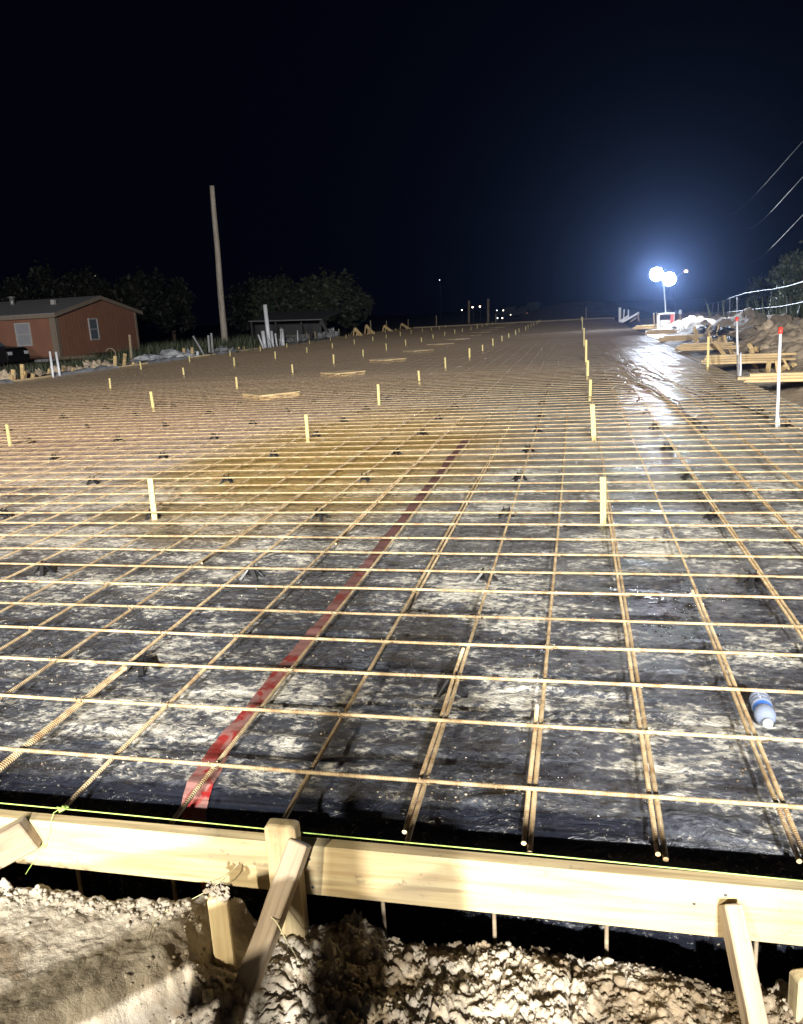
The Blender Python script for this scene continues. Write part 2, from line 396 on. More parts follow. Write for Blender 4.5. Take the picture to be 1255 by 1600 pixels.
# spoil berm on the right
def berm_h(x, y):
    t = min(1, max(0, (y - 4) / 4)) * (1 if y < 58 else max(0, 1 - (y - 58) / 8))
    a = max(0, 1 - ((x - 6.3) / 3.3) ** 2)
    h = (0.60 + 0.50 * fbm(x * 0.7, y * 0.45, 3, 5)) * a * t
    h += 0.10 * t * max(0, fbm(x * 2.2, y * 1.6, 6, 5)) * min(1, max(0, (x - 3.2) / 0.5))
    if x > 6.3: h = max(h, 0.55 * t * min(1, max(0, (16 - x) / 4)) + 0.1 * fbm(x * .4, y * .4))
    return -0.36 + h + 0.10 * max(0, 1 - (x - 2.6) / .8) * t + 0.05 * fbm(x * 6, y * 6, 0, 3) * min(1, max(0, x - 3))
xs = axis([(2.64, 9, 0.07), (9, 18, 0.4)]); ys = axis([(3, 26, 0.07), (26, 66, 0.25)])
g = grid_mesh('dirt_berm', xs, ys, berm_h, M['berm']); tag(g, kind='structure')

# ------------------------------------------------------------------ vapour barrier sheet
def slabM(x, y): return x - 0.003 * y, y - 0.0136 * x * min(1, 30 / max(y, 30))
Y0 = 1.965
CR = []
_r = random.Random(11)
for i in range(46):
    cx_, cy_ = _r.uniform(-2.8, 1.6), _r.uniform(1.9, 6.0); a_ = _r.gauss(0.2, 0.6) + (math.pi / 2 if _r.random() < .25 else 0); L_ = _r.uniform(.12, .5)
    CR.append((cx_, cy_, math.cos(a_), math.sin(a_), L_, _r.uniform(.012, .024), _r.uniform(.004, .011)))
for px_, py_, ex_, ey_ in ((1.05, 5.9, .75, .2), (1.0, 5.6, .8, -.2), (.95, 5.2, .7, -.45), (.12, 1.98, .35, .06), (.22, 1.95, .4, -.02), (-.35, 1.99, .3, .1)):
    d_ = math.hypot(ex_, ey_); CR.append((px_ + ex_ / 2, py_ + ey_ / 2, ex_ / d_, ey_ / d_, d_ / 2, .018, .012))
def crease(x, y):
    h = 0.0
    for cx_, cy_, ca, sa, L_, w_, a_ in CR:
        dx, dy = x - cx_, y - cy_
        if abs(dx) > L_ + .05 or abs(dy) > L_ + .05: continue
        u_ = dx * ca + dy * sa; v_ = -dx * sa + dy * ca + .05 * L_ * math.sin(u_ * 9)
        if abs(u_) < L_: h += a_ * math.exp(-(v_ / w_) ** 2) * (1 - (u_ / L_) ** 2)
    return h
def sheet_p(x, s):
    # s >= Y0 : flat field; below: rolls over the edge and drops into the trench
    und = 0.012 * fbm(x * 1.1, s * 1.3, 1, 3) if s < 12 else 0.0
    rg = 0.0
    if s < 9:
        ph = (s - Y0 - 0.02 + 0.03 * fbm(x * 1.5, s, 7, 2)) / 0.305
        rg = 0.012 * math.exp(-((ph - round(ph)) / 0.13) ** 2) * (0.5 + fbm(x * 2.5, round(ph) * 3.1, 2, 2))
    wr = (0.0035 * fbm(x * 14, s * 16, 3, 3) + (crease(x, s) if -3 < x < 2.3 else 0)) if s < 7 else 0.0
    if s >= Y0:
        z = -0.072 + und + rg + wr; yy = s
    else:
        e = Y0 - s; rr = 0.085 + 0.02 * fbm(x * 2, 0, 9, 2)
        a = min(e / rr, math.pi / 2 * 0.93)
        yy = Y0 - rr * math.sin(a); z = -0.072 - rr * (1 - math.cos(a)) + und + wr
        rest = e - a * rr
        if rest > 0: z -= rest; yy += 0.012 * fbm(x * 4, s * 3, 5, 3) - 0.1 * rest * 0.3
        yy += 0.008 * fbm(x * 7, s * 7, 4, 3)
    X, Yw = slabM(x, yy)
    return (X, Yw, z)
xs = axis([(-15.9, -6, 0.3), (-6, -2.6, 0.06), (-2.6, 1.6, 0.018), (1.6, 2.62, 0.05)])
ys = axis([(1.15, 1.80, 0.05), (1.80, 4.2, 0.014), (4.2, 7, 0.026), (7, 14, 0.15), (14, 69.5, 1.5)])
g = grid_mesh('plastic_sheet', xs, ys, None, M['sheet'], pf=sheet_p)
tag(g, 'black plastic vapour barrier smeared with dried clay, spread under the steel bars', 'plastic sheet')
# red seam tape lying on it
mb = MB(); vs = []; n = 0
for s in axis([(1.62, 2.1, 0.007), (2.1, 4.2, 0.014), (4.2, 8.6, 0.035)]):
    xc = -1.125 - 0.004 * (s - 2) + (0.0 if s > 2.2 else 0.06 * (2.2 - s) / 0.4)
    for k in range(5):
        x = xc + (k - 2) * (0.0165 + 0.003 * max(0, min(1, (2.5 - s) * 2))) * (0.95 + 0.12 * math.sin(s * 7))
        p = sheet_p(x, s); vs.append((p[0], p[1] - (0.007 if s < Y0 else 0), p[2] + 0.006))
    n += 1
mb.add(vs, [(i * 5 + k, i * 5 + k + 1, (i + 1) * 5 + k + 1, (i + 1) * 5 + k) for i in range(n - 1) for k in range(4)], True)
tag(mb.build('seam_tape', M['tape']), 'red seam tape running up the black plastic sheet beneath one steel bar', 'tape')

# clay crumbs trodden onto the sheet, beyond counting
mb = MB()
for i in range(5200):
    x = random.uniform(-2.9, 1.5); s = 2.0 + 4.5 * random.random() ** 1.7
    if fbm(x * 2.1, s * 2.6, 21, 3) < -0.02: continue
    r_ = 0.0012 + 0.0035 * random.random() ** 4; p = sheet_p(x, s)
    mb.add([(p[0] + q[0] * r_ * random.uniform(.7, 1.4), p[1] + q[1] * r_ * random.uniform(.7, 1.4), p[2] + r_ * .3 + q[2] * r_ * .6) for q in ICO], ICF, True)
tag(mb.build('clay_crumbs', M['bank']), 'fine pale clay crumbs trodden over the black plastic sheet', 'crumbs', kind='stuff')

# ------------------------------------------------------------------ steel mat
mat = empty('rebar_mat', (0, 2, 0), 'rust-tan steel reinforcing mat tied in a square grid over the black plastic', 'rebar mat')
mat_inv = Matrix.Translation((0, -2, 0))
def bpath(f, a, b, st):
    n = max(2, int((b - a) / st)); return [f(a + (b - a) * k / n) for k in range(n + 1)]
rows = []
T0 = 2.028
E_ = [-0.036, 0.005, 0.016, 0.011, -0.005, 0.014, 0.004, 0.004, 0.003]
row_y = []
y = T0; k = 0
while y < 69.4:
    row_y.append(T0 + 0.305 * k + (E_[k] if k < len(E_) else random.gauss(0, 0.006))); k += 1; y = T0 + 0.305 * k
far = MB()
def loc(p): return (p[0], p[1] - 2, p[2])
for k, yy in enumerate(row_y):
    ph = random.uniform(0, 99)
    tl = random.gauss(0, 0.0020)
    f = lambda x: loc((x, yy - 0.0136 * x + tl * x + 0.010 * noise.noise(Vector((x * 0.6, ph, 0))), 0.003 + 0.005 * noise.noise(Vector((x * 0.9, ph, 5)))))
    if k < 100:
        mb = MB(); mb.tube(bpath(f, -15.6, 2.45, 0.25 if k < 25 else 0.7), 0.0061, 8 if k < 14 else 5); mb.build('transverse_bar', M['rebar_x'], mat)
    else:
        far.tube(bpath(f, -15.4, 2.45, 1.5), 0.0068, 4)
o = far.build('far_transverse_bars', M['rebar_x'], mat); o['kind'] = 'stuff'
cols = [-1.729, -1.398, -1.058, -0.760, -0.424, -0.118, 0.196, 0.509]
cols = sorted(cols + [0.509 + 0.3125 * k for k in range(1, 7)] + [-1.729 - 0.322 * k for k in range(1, 44)])
for x0 in cols:
    ph = random.uniform(0, 99); x0 += random.gauss(0, 0.004) if abs(x0 + .5) > 2 else 0
    f = lambda y: loc((x0 - 0.003 * (y - 2) + 0.010 * noise.noise(Vector((y * 0.35, ph, 0))), y, -0.0115 + 0.004 * noise.noise(Vector((y * 0.8, ph, 3))) - 0.02 * max(0, 2.0 - y)))
    s0 = 1.748 + random.uniform(-0.012, 0.02)
    pts = bpath(f, s0, 12, 0.15) + bpath(f, 12, 69.3, 1.2)[1:]
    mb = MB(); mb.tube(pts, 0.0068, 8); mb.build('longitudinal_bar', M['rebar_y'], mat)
    if -3 < x0 < 2.4 and (x0 > -0.5 or random.random() < 0.55):
        e = 2.15 + random.uniform(0, 0.9) if x0 < 0.1 else random.uniform(3.0, 8.5)
        if abs(x0 + 1.058) < 0.02: e = 2.6
        s1 = s0 + random.uniform(0.008, 0.05)
        f2 = lambda y: loc((x0 + (0.017 + 0.004 * noise.noise(Vector((y * 2, ph, 9)))) * (1 if ph > 40 else -1) - 0.003 * (y - 2) + 0.010 * noise.noise(Vector((y * 0.35, ph, 0))), y, -0.0115 + 0.004 * noise.noise(Vector((y * 0.8, ph, 3))) - 0.02 * max(0, 2.0 - y)))
        mb = MB(); mb.tube(bpath(f2, s1, e, 0.12), 0.0066, 8); mb.build('lap_bar', M['rebar_y'], mat)
# second layer lap runs further out (double lines in the photo)
for x0, a, b_ in ((0.509, 9, 24), (1.134, 6, 20), (-0.76, 3.3, 9), (-2.05, 4, 11), (1.447, 7, 16), (-1.398, 4.4, 10)):
    f2 = lambda y: loc((x0 + 0.022 - 0.003 * (y - 2), y, -0.0115))
    mb = MB(); mb.tube(bpath(f2, a, b_, 0.4), 0.0066, 6); mb.build('lap_bar', M['rebar_y'], mat)
# tie wires at the nearest crossings
wire = plain('tie_wire', (0.35, 0.28, 0.18), 0.5, 0.5)
nt_ = 0
for k in range(0, 13):
    for x0 in cols:
        if -2.6 < x0 < 1.3 and (k + int(x0 * 10)) % 2 == 0 and nt_ < 70:
            y = row_y[k] - 0.0136 * x0; mb = MB(); r_ = 0.011
            pts = [(x0 + r_ * 1.2 * math.cos(t) * (1 if t < 3.3 else -1), y - 2 + r_ * math.sin(t), 0.002 + 0.011 * math.cos(t * 1.0)) for t in [i * 0.5 for i in range(13)]]
            tail = [(x0 + 0.012, y - 2.01, -0.004), (x0 + 0.022, y - 2.022, 0.004 + 0.01 * random.random()), (x0 + 0.028 + 0.02 * random.random(), y - 2.03 - 0.02 * random.random(), 0.012)]
            mb.tube(pts, 0.0016, 5); mb.tube(tail, 0.0014, 4)
            mb.build('tie_wire', wire, mat); nt_ += 1

# ------------------------------------------------------------------ bar chairs
def chair_mesh():
    mb = MB(); H = 0.052
    for sx, sy in ((1, 1), (-1, 1), (1, -1), (-1, -1)):
        mb.bar((sx * 0.008, sy * 0.006, H), (sx * 0.032, sy * 0.028, 0.0), 0.015, 0.009, 0.4)
        mb.box((sx * 0.034, sy * 0.030, 0.002), (0.016, 0.016, 0.004))
    mb.box((0, 0, H), (0.030, 0.022, 0.006))
    mb.bar((-0.013, -0.012, H + 0.002), (-0.013, 0.012, H + 0.016), 0.004, 0.005); mb.bar((0.013, -0.012, H + 0.002), (0.013, 0.012, H + 0.016), 0.004, 0.005)
    for a, b_ in (((1, 1), (-1, 1)), ((1, -1), (-1, -1)), ((1, 1), (1, -1)), ((-1, 1), (-1, -1))):
        mb.bar((a[0] * 0.021, a[1] * 0.018, 0.024), (b_[0] * 0.021, b_[1] * 0.018, 0.024), 0.004, 0.006)
    return mb
ch0 = chair_mesh().build('bar_chair', M['black_plastic']); first = True
gy = [2.72, 3.93, 5.22, 6.43, 7.72, 9.02, 10.27, 11.6, 12.9, 14.2]
for j, yb in enumerate(gy):
    row = []
    for i in range(-9, 3):
        x = -0.448 + 1.265 * i; p = proj((x, yb, -0.04))
        if -10 < p[0] < 1262 and p[1] < 1590: row.append(x)
    for i, x in enumerate(row):
        o = ch0 if first else ch0.copy()
        if not first: C.objects.link(o)
        first = False
        o.location = (x - 0.003 * yb + random.gauss(0, 0.012), yb - 0.0136 * x + random.gauss(0, 0.02), -0.074); o.rotation_euler = (0, 0, random.uniform(-0.5, 0.5))
        o.scale = (1.45, 1.45, 1.02)
        tag(o, 'black plastic bar chair, %s from left in the %s row of chairs' % (ORD[i], ORD[j]), 'bar chair', 'black chairs holding up the steel mat')

# ------------------------------------------------------------------ grade stakes
def beam(name, p0, p1, wd, ht, m, roll=0.0, parent=None, bev=0.003, taper=None):
    """board with its own local X axis along its length"""
    p0, p1 = Vector(p0), Vector(p1); d = p1 - p0; L = d.length
    mb = MB(); n = 6
    for i in range(n + 1):
        x = L * i / n; j = 0.0 if i in (0, n) else 0.0015
        for a, b_ in ((-1, -1), (1, -1), (1, 1), (-1, 1)):
            mb.v.append((x, a * wd / 2 + random.uniform(-j, j), b_ * ht / 2 + random.uniform(-j, j)))
    for i in range(n):
        for k in range(4):
            k2 = (k + 1) % 4; mb.f.append((i * 4 + k, (i + 1) * 4 + k, (i + 1) * 4 + k2, i * 4 + k2)); mb.sm.append(False)
    mb.f.append((0, 1, 2, 3)); mb.f.append((n * 4 + 3, n * 4 + 2, n * 4 + 1, n * 4)); mb.sm += [False, False]
    o = mb.build(name, m, parent); d.normalize()
    q = d.to_track_quat('X', 'Z'); o.rotation_mode = 'QUATERNION'
    from mathutils import Quaternion
    o.rotation_quaternion = q @ Quaternion((1, 0, 0), roll); o.location = p0
    if bev: bevel(o, bev, 1)
    return o
def stake_mesh(h, wx=0.036, wy=0.018):
    mb = MB(); vs = []
    for z, k in ((-0.08, 0.4), (0.03, 1), (h - 0.004, 1), (h, 0.82)):
        for a, b_ in ((-1, -1), (1, -1), (1, 1), (-1, 1)): vs.append((a * wx / 2 * k, b_ * wy / 2 * k, z))
    fs = [(3, 2, 1, 0), (12, 13, 14, 15)] + [(i * 4 + k, i * 4 + (k + 1) % 4, i * 4 + 4 + (k + 1) % 4, i * 4 + 4 + k) for i in range(3) for k in range(4)]
    return mb.add(vs, fs)
st0 = stake_mesh(1.0).build('grade_stake', M['stake']); first = True
stk = []
for j, (y, h) in enumerate(((5.05, .31), (8.35, .37), (11.85, .31), (15.2, .36), (19.1, .56), (26.4, .62), (42.8, .70), (61, .5))): stk.append((0.14, y, h, 'right-hand', ORD[j]))
for ln, x0, y0, n in (('second', -2.97, 5.2, 19), ('third', -6.85, 8.85, 18), ('fourth', -10.2, 16.75, 15), ('leftmost', -13.5, 23.9, 13)):
    for j in range(n): stk.append((x0 + random.gauss(0, 0.04), y0 + 3.466 * j, random.uniform(.27, .34), ln, ORD[j]))
for x, y, h, ln, od in stk:
    o = st0 if first else st0.copy()
    if not first: C.objects.link(o)
    first = False
    o.location = (x, y, -0.08); o.scale = (1 if h < .33 else 1.2, 1, (h))
    o.rotation_euler = (random.gauss(0, 0.02), random.gauss(0, 0.02), random.uniform(-0.25, 0.25))
    tag(o, 'pale wooden grade stake, %s from the front in the %s stake line%s' % (od, ln, '' if ln in ('right-hand', 'leftmost') else ' from right'), 'stake', 'wooden grade stakes standing in the mat')

# ------------------------------------------------------------------ diamond block-out frames
def blockout():
    r_ = empty('blockout_frame', (0, 0, 0)); s_ = 0.375; mb = MB()
    for a in range(4):
        q = Matrix.Rotation(a * math.pi / 2 + math.pi / 4, 3, 'Z')
        b_ = MB(); b_.box((0, 0, 0), (2 * s_ - 0.04, 0.038, 0.09)); o = b_.build('side_board', M['wood_far'], r_)
        o.location = q @ Vector((0, -s_, -0.018)); o.rotation_euler = (0, 0, a * math.pi / 2 + math.pi / 4)
    b_ = MB(); b_.box((0, 0, 0.0335), (2 * s_ + 0.03, 2 * s_ + 0.03, 0.012)); o = b_.build('lid', M['ply'], r_); o.rotation_euler = (0, 0, math.pi / 4)
    return r_
bo = blockout()
for j in range(12):
    o = bo if j == 0 else copy_tree(bo)
    o.location = (-5.42 + 0.005 * j, 14.05 + 4.72 * j, -0.02); o.rotation_euler = (0, 0, random.gauss(0, 0.04))
    tag(o, 'flat pale wooden diamond box set in the steel mat, %s from the front' % ORD[j], 'form box', 'diamond form boxes in the mat')

# ------------------------------------------------------------------ near edge form
YF = 1.668
def form_board(x0, x1, label):
    o = beam('form_board', (x0, 1.685 - 0.008 * x0, -0.064), (x1, 1.685 - 0.008 * x1, -0.064), 0.038, 0.140, M['wood'])
    return tag(o, label, 'form board', 'form boards along the near edge')
form_board(-4.6, -0.700, 'pale wooden form board left of the upright post at the near edge')
form_board(-0.697, 3.3, 'pale wooden form board right of the upright post at the near edge')
fb = [o for o in C.objects if o.name.startswith('form_board')]
for o in fb:                                        # nail heads near the joints
    inv = o.matrix_world if False else None
for k, (x, z) in enumerate(((-.735, -.02), (-.738, -.10), (-.655, -.03), (-.652, -.11), (.245, -.05), (-1.62, -.05), (.31, -.02))):
    o = fb[0] if x < -.70 else fb[1]
    mb = MB(); mb.tube([(0, -.0008, 0), (0, .002, 0)], .0042, 8); n_ = mb.build('nail', M['metal_dark']); n_.location = (x, 1.685 - .008 * x - .0195, z)
    n_.parent = o; bpy.context.view_layer.update(); n_.matrix_parent_inverse = o.matrix_world.inverted()
# upright post with chamfered head
def post(name, x, y, z0, z1, wx, wy, m, label, cat, rz=0.0, group=None, cham=0.007):
    mb = MB(); vs = []
    for z, k in ((z0, 1), (z1 - cham, 1), (z1, 0.72)):
        for a, b_ in ((-1, -1), (1, -1), (1, 1), (-1, 1)): vs.append((z, a * wy / 2 * k, b_ * wx / 2 * k))
    mb.add(vs, [(0, 1, 2, 3), (11, 10, 9, 8)] + [(i * 4 + (k + 1) % 4, i * 4 + k, i * 4 + 4 + k, i * 4 + 4 + (k + 1) % 4) for i in range(2) for k in range(4)])
    o = mb.build(name, m); o.location = (x, y, 0); o.rotation_euler = (0, -math.pi / 2, rz)
    bevel(o, 0.003, 1); return tag(o, label, cat, group)

def postpx(name, pxb, pyb, pyt, Y, wx, wy, m, label, cat, rz=0.0, group=None, cham=0.007):
    b = deep(pxb, pyb, Y); t = deep(pxb, pyt, Y)
    return post(name, t.x, Y, b.z, t.z, wx, wy, m, label, cat, rz, group, cham)
postpx('upright_post', 440, 1480, 1284, 1.640, 0.078, 0.040, M['wood'], 'upright wooden post with chamfered head nailed to the joint of the form boards', 'post')
# diagonal brace from the post down into the clay
t = deep(467, 1322, 1.615); b_ = Vector((-0.765, 1.41, -0.265))
tag(beam('diagonal_brace', b_, t + (t - b_).normalized() * 0.01, 0.050, 0.040, M['wood_old'], 0.35), 'weathered diagonal brace leaning against the upright post, foot in clay', 'brace')
# short stake with clay on its head
postpx('short_stake', 340, 1530, 1398, 1.50, 0.046, 0.030, M['wood'], 'short yellow wooden stake capped with dried clay beside the diagonal brace', 'stake', 0.35, None, 0.004)
t = deep(341, 1394, 1.50); mb = MB()
for i in range(60):
    a = random.uniform(0, 6.28); r_ = random.uniform(0, 0.034); s_ = random.uniform(0.004, 0.010)
    c = t + Vector((r_ * math.cos(a), r_ * 0.7 * math.sin(a), random.uniform(-0.006, 0.012)))
    vs = [c + Vector(q) * s_ * random.uniform(.7, 1.3) for q in ((1, 0, 0), (-1, 0, 0), (0, 1, 0), (0, -1, 0), (0, 0, 1), (0, 0, -1))]
    mb.add(vs, [(0, 2, 4), (2, 1, 4), (1, 3, 4), (3, 0, 4), (2, 0, 5), (1, 2, 5), (3, 1, 5), (0, 3, 5)])
tag(mb.build('clay_cap', M['bank']), 'lumps of dried clay sitting on the head of the short yellow stake', 'clay lump')
# left and right braces
t = deep(24, 1312, 1.648)
tag(beam('left_brace', t + Vector((-0.60, -0.16, -0.30)), t + Vector((0.045, 0.01, 0.02)), 0.040, 0.088, M['wood_old'], 0.0), 'pale lumber brace butting the form board at the left edge', 'brace')
t = deep(1141, 1413, 1.646); b_ = deep(1180, 1600, 1.50)
tag(beam('right_brace', t + (b_ - t) * 1.7, t, 0.040, 0.052, M['wood_old']), 'grey-tan ribbed brace leaning on the form board at the right', 'brace')
t = deep(1250, 1525, 1.62)
postpx('corner_stake', 1262, 1680, 1520, 1.60, 0.060, 0.040, M['wood'], 'bright wooden stake cut off by the bottom right corner', 'stake', 0.3)
# unseen boards added by the photographer's feet to cast leg-like shadows
for x, y, h, wd, lb in ((0.44, 0.72, 0.45, 0.17, 'wide plywood board added out of view to cast a shadow, right one'), (-0.24, 0.66, 0.44, 0.09, 'narrow plywood board added out of view to cast a shadow, near the middle')):
    o = beam('shadow_board', (x, y, -0.36), (x + 0.02, y, -0.30 + h), 0.02, wd, M['ply'], math.pi / 2); tag(o, lb, 'shadow board')
sw = empty('shadow_sawhorse', (-0.8, 0.53, -0.30), 'rough lumber sawhorse added out of view to shade the clay shelf', 'shadow_sawhorse')  # unseen trestle added to lay the dark band across the left clay
q0, q1 = Vector((-0.52, -0.42, 0.47)), Vector((0.27, 0.34, 0.50)); beam('top_rail', q0, q1, 0.05, 0.185, M['wood_old'], parent=sw)
nrm = Vector((-(q1 - q0).y, (q1 - q0).x, 0)).normalized()
for e in (q0.lerp(q1, .12), q0.lerp(q1, .90)):
    for sg in (-1, 1): beam('leg', e + nrm * (.20 * sg) - Vector((0, 0, .60)), e + nrm * (.03 * sg) - Vector((0, 0, .02)), 0.035, 0.07, M['wood_old'], parent=sw)
def figure():
    J = {'hip': (0, 0, .93, .135), 'belly': (0, .01, 1.06, .130), 'chest': (0, .0, 1.28, .150), 'neck': (0, .01, 1.47, .062), 'chin': (0, .035, 1.54, .075), 'head': (0, .03, 1.64, .098), 'crown': (0, .02, 1.70, .070)}
    E = [('hip', 'belly'), ('belly', 'chest'), ('chest', 'neck'), ('neck', 'chin'), ('chin', 'head'), ('head', 'crown')]
    for s_ in (-1, 1):
        t = 'l' if s_ < 0 else 'r'
        J.update({t + 'sh': (s_ * .19, 0, 1.41, .062), t + 'el': (s_ * .25, .05, 1.16, .046), t + 'wr': (s_ * .07, .27, 1.42, .029), t + 'pa': (s_ * .06, .32, 1.47, .034),
                  t + 'th': (s_ * .10, 0, .86, .095), t + 'kn': (s_ * .13, .03, .50, .062), t + 'an': (s_ * .15, 0, .10, .045), t + 'he': (s_ * .15, .03, .045, .045), t + 'to': (s_ * .17, .19, .03, .034)})
        E += [('chest', t + 'sh'), (t + 'sh', t + 'el'), (t + 'el', t + 'wr'), (t + 'wr', t + 'pa'), ('hip', t + 'th'), (t + 'th', t + 'kn'), (t + 'kn', t + 'an'), (t + 'an', t + 'he'), (t + 'he', t + 'to')]
        for k in range(4):
            J[t + 'f%d' % k] = (s_ * (.075 - .0), .345, 1.445 + .020 * k, .0095); J[t + 'g%d' % k] = (s_ * (.060 - .004 * k), .365, 1.45 + .020 * k, .008)
            E += [(t + 'pa', t + 'f%d' % k), (t + 'f%d' % k, t + 'g%d' % k)]
        J[t + 'tb'] = (s_ * .035, .315, 1.50, .010); E.append((t + 'pa', t + 'tb'))
    names = list(J); me = bpy.data.meshes.new('body'); me.from_pydata([J[n][:3] for n in names], [(names.index(a), names.index(b)) for a, b in E], [])
    o = link('person', me, plain('work_clothes', (.10, .12, .16), .9)); md = o.modifiers.new('skin', 'SKIN'); md.use_smooth_shade = True
    for i, n in enumerate(names):
        v = me.skin_vertices[0].data[i]; r_ = J[n][3]; v.radius = (r_ * (1.25 if n in ('hip', 'belly', 'chest') else 1), r_ * (.85 if n in ('hip', 'belly', 'chest') else 1)); v.use_root = (n == 'hip')
    o.modifiers.new('sub', 'SUBSURF').render_levels = 2
    return o
me_ = figure(); me_.location = (-0.13, -0.42, -0.235)
tag(me_, 'photographer in dark work clothes standing on the clay with both hands raised', 'person')
mb = MB(); mb.box((0, 0, 0), (.075, .009, .155)); ph_ = bevel(mb.build('phone', M['black_plastic']), .003, 2); ph_.location = (0.03, -0.062, CH + .02); tag(ph_, 'dark phone held upright by the photographer', 'phone')
# steel pins hanging below the form board in the dark gap
for i, (px, y0, y1) in enumerate(((598, 1402, 1452), (772, 1420, 1466), (948, 1443, 1492), (1182, 1462, 1512), (120, 1352, 1384), (270, 1368, 1396))):
    Y = 1.725; a = deep(px, y0, Y); b2 = Vector((a.x, Y, a.z - 0.25)); a.z += 0.04
    mb = MB(); mb.tube([a, b2], 0.0055, 6)
    tag(mb.build('form_pin', M['wood_old']), 'thin steel pin below the form board, %s from the left' % ORD[(2, 3, 4, 5, 0, 1)[i]], 'pin', 'steel pins under the form boards')

# mason's line
green = plain('line_green', (0.40, 0.58, 0.14), 0.5, var=0.1)
mb = MB(); pts = []
for i in range(41):
    x = -4.5 + 7.6 * i / 40; pts.append((x, 1.675 - 0.02 * x, 0.031 - 0.001 * math.sin(i)))
mb.tube(pts, 0.0015, 6); line = mb.build('string_line', green)
tag(line, "taut lime green mason's line stretched just above the form boards", 'string line')
t = deep(96, 1263, 1.70); mb = MB(); rr = random.Random(3)
kn = [t + Vector((rr.gauss(0, 0.010) + 0.004 * i * 0.2, rr.gauss(0, 0.006), 0.004 + rr.gauss(0, 0.004))) for i in range(16)]
mb.tube(kn, 0.0022, 5)
a = deep(84, 1270, 1.70)
mb.tube([kn[0], a, deep(75, 1300, 1.655), deep(60, 1335, 1.64), deep(40, 1366, 1.60)], 0.0012, 4)
mb.build('knot', green, line)
# loose twine by the braces
tw = plain('twine', (0.70, 0.66, 0.40), 0.8)
mb = MB(); q = []
for (px, py, z) in ((372, 1350, -0.05), (352, 1372, -0.06), (325, 1392, -0.07), (300, 1405, -0.076), (262, 1422, -0.076), (240, 1440, -0.078), (232, 1470, -0.082)): q.append(at(px, py, z))
mb.tube(q, 0.0012, 4); tag(mb.build('twine', tw), 'thin yellow twine trailing over the pale clay shelf', 'twine')
mb = MB(); mb.tube([deep(415, 1424, 1.53), deep(432, 1440, 1.50), deep(450, 1474, 1.48), deep(470, 1505, 1.47), deep(482, 1528, 1.46)], 0.0016, 4)
tag(mb.build('twine', tw), 'pale twine tail hanging from the diagonal brace to the clods', 'twine')
mb = MB(); mb.tube([at(596, 1480, -0.30), at(530, 1530, -0.265), at(470, 1585, -0.26), at(440, 1620, -0.28)], [0.004, 0.008, 0.010, 0.010], 6)
tag(mb.build('root', M['wood_old']), 'dry brown root lying on the clay right of the diagonal brace', 'root')

# ------------------------------------------------------------------ water bottle
def bottle():
    r_ = empty('water_bottle'); b = NB('clear_plastic')
    b.set(Base_Color=(0.40, 0.47, 0.64), Roughness=0.12, Transmission_Weight=0.5, IOR=1.2, Specular_IOR_Level=0.8)
    pr = [(0.0, 0.004), (0.018, 0.0), (0.030, 0.004), (0.0325, 0.014), (0.0325, 0.03), (0.0305, 0.034), (0.0325, 0.038), (0.0325, 0.052), (0.0305, 0.056), (0.0325, 0.060), (0.0325, 0.072),
          (0.0285, 0.080), (0.0275, 0.092), (0.0285, 0.104), (0.0325, 0.112), (0.033, 0.128), (0.031, 0.142), (0.024, 0.156), (0.015, 0.166), (0.0125, 0.172)]
    mb = MB(); mb.lathe(pr, 28); mb.build('body', b.m, r_)
    mb = MB(); mb.lathe([(0.0293, 0.079), (0.0283, 0.092), (0.0293, 0.105)], 28); mb.build('label_band', plain('blue_label', (0.05, 0.20, 0.75), 0.4), r_)
    mb = MB(); mb.lathe([(0.0, 0.188), (0.0135, 0.188), (0.0148, 0.185), (0.0148, 0.173), (0.0135, 0.172)], 20); mb.build('cap', plain('white_cap', (0.8, 0.82, 0.86), 0.4), r_)
    return r_
bt = bottle(); tag(bt, 'clear plastic water bottle with a blue label lying on the black sheet', 'bottle')
p0 = at(1189, 1104, -0.045); p1 = at(1200, 1136, -0.045); d = (p1 - p0).normalized()
bt.rotation_mode = 'QUATERNION'; bt.rotation_quaternion = d.to_track_quat('Z', 'X'); bt.location = p0 - d * 0.045 + Vector((0, 0, 0.010)); bt.scale = (1.0, 1.0, 0.98)

# ------------------------------------------------------------------ left edge: forms, stakes, pipes, debris
def zl(): return -0.05
segs = [((0, 602), (20, 598), 'w'), ((19, 598), (80, 594), 'b'), ((80, 592), (183, 577), 'w'), ((184, 577), (231, 573), 'b'), ((230, 572), (293, 563), 'w'), ((293, 562), (336, 560), 'b'), ((336, 558), (375, 551), 'w'),
        ((374, 550), (409, 547), 'b'), ((450, 543), (520, 533), 'w'), ((520, 533), (552, 529), 'b'), ((552, 527), (583, 524), 'b'), ((583, 524), (608, 521.5), 'b'), ((608, 520), (632, 518), 'b'), ((632, 517), (662, 513), 'b')]
XL = -15.85
def onleft(px, py=None, off=0.0, z=-0.07):
    """point on the slab's left edge line seen at photo column px"""
    lo, hi = 3.0, 75.0; best = None
    for k in range(60):
        y = (lo + hi) / 2; q = proj((XL + 0.02 * y + off, y, z))
        if q[0] < px: lo = y
        else: hi = y
    return Vector((XL + 0.02 * y + off, y, z))
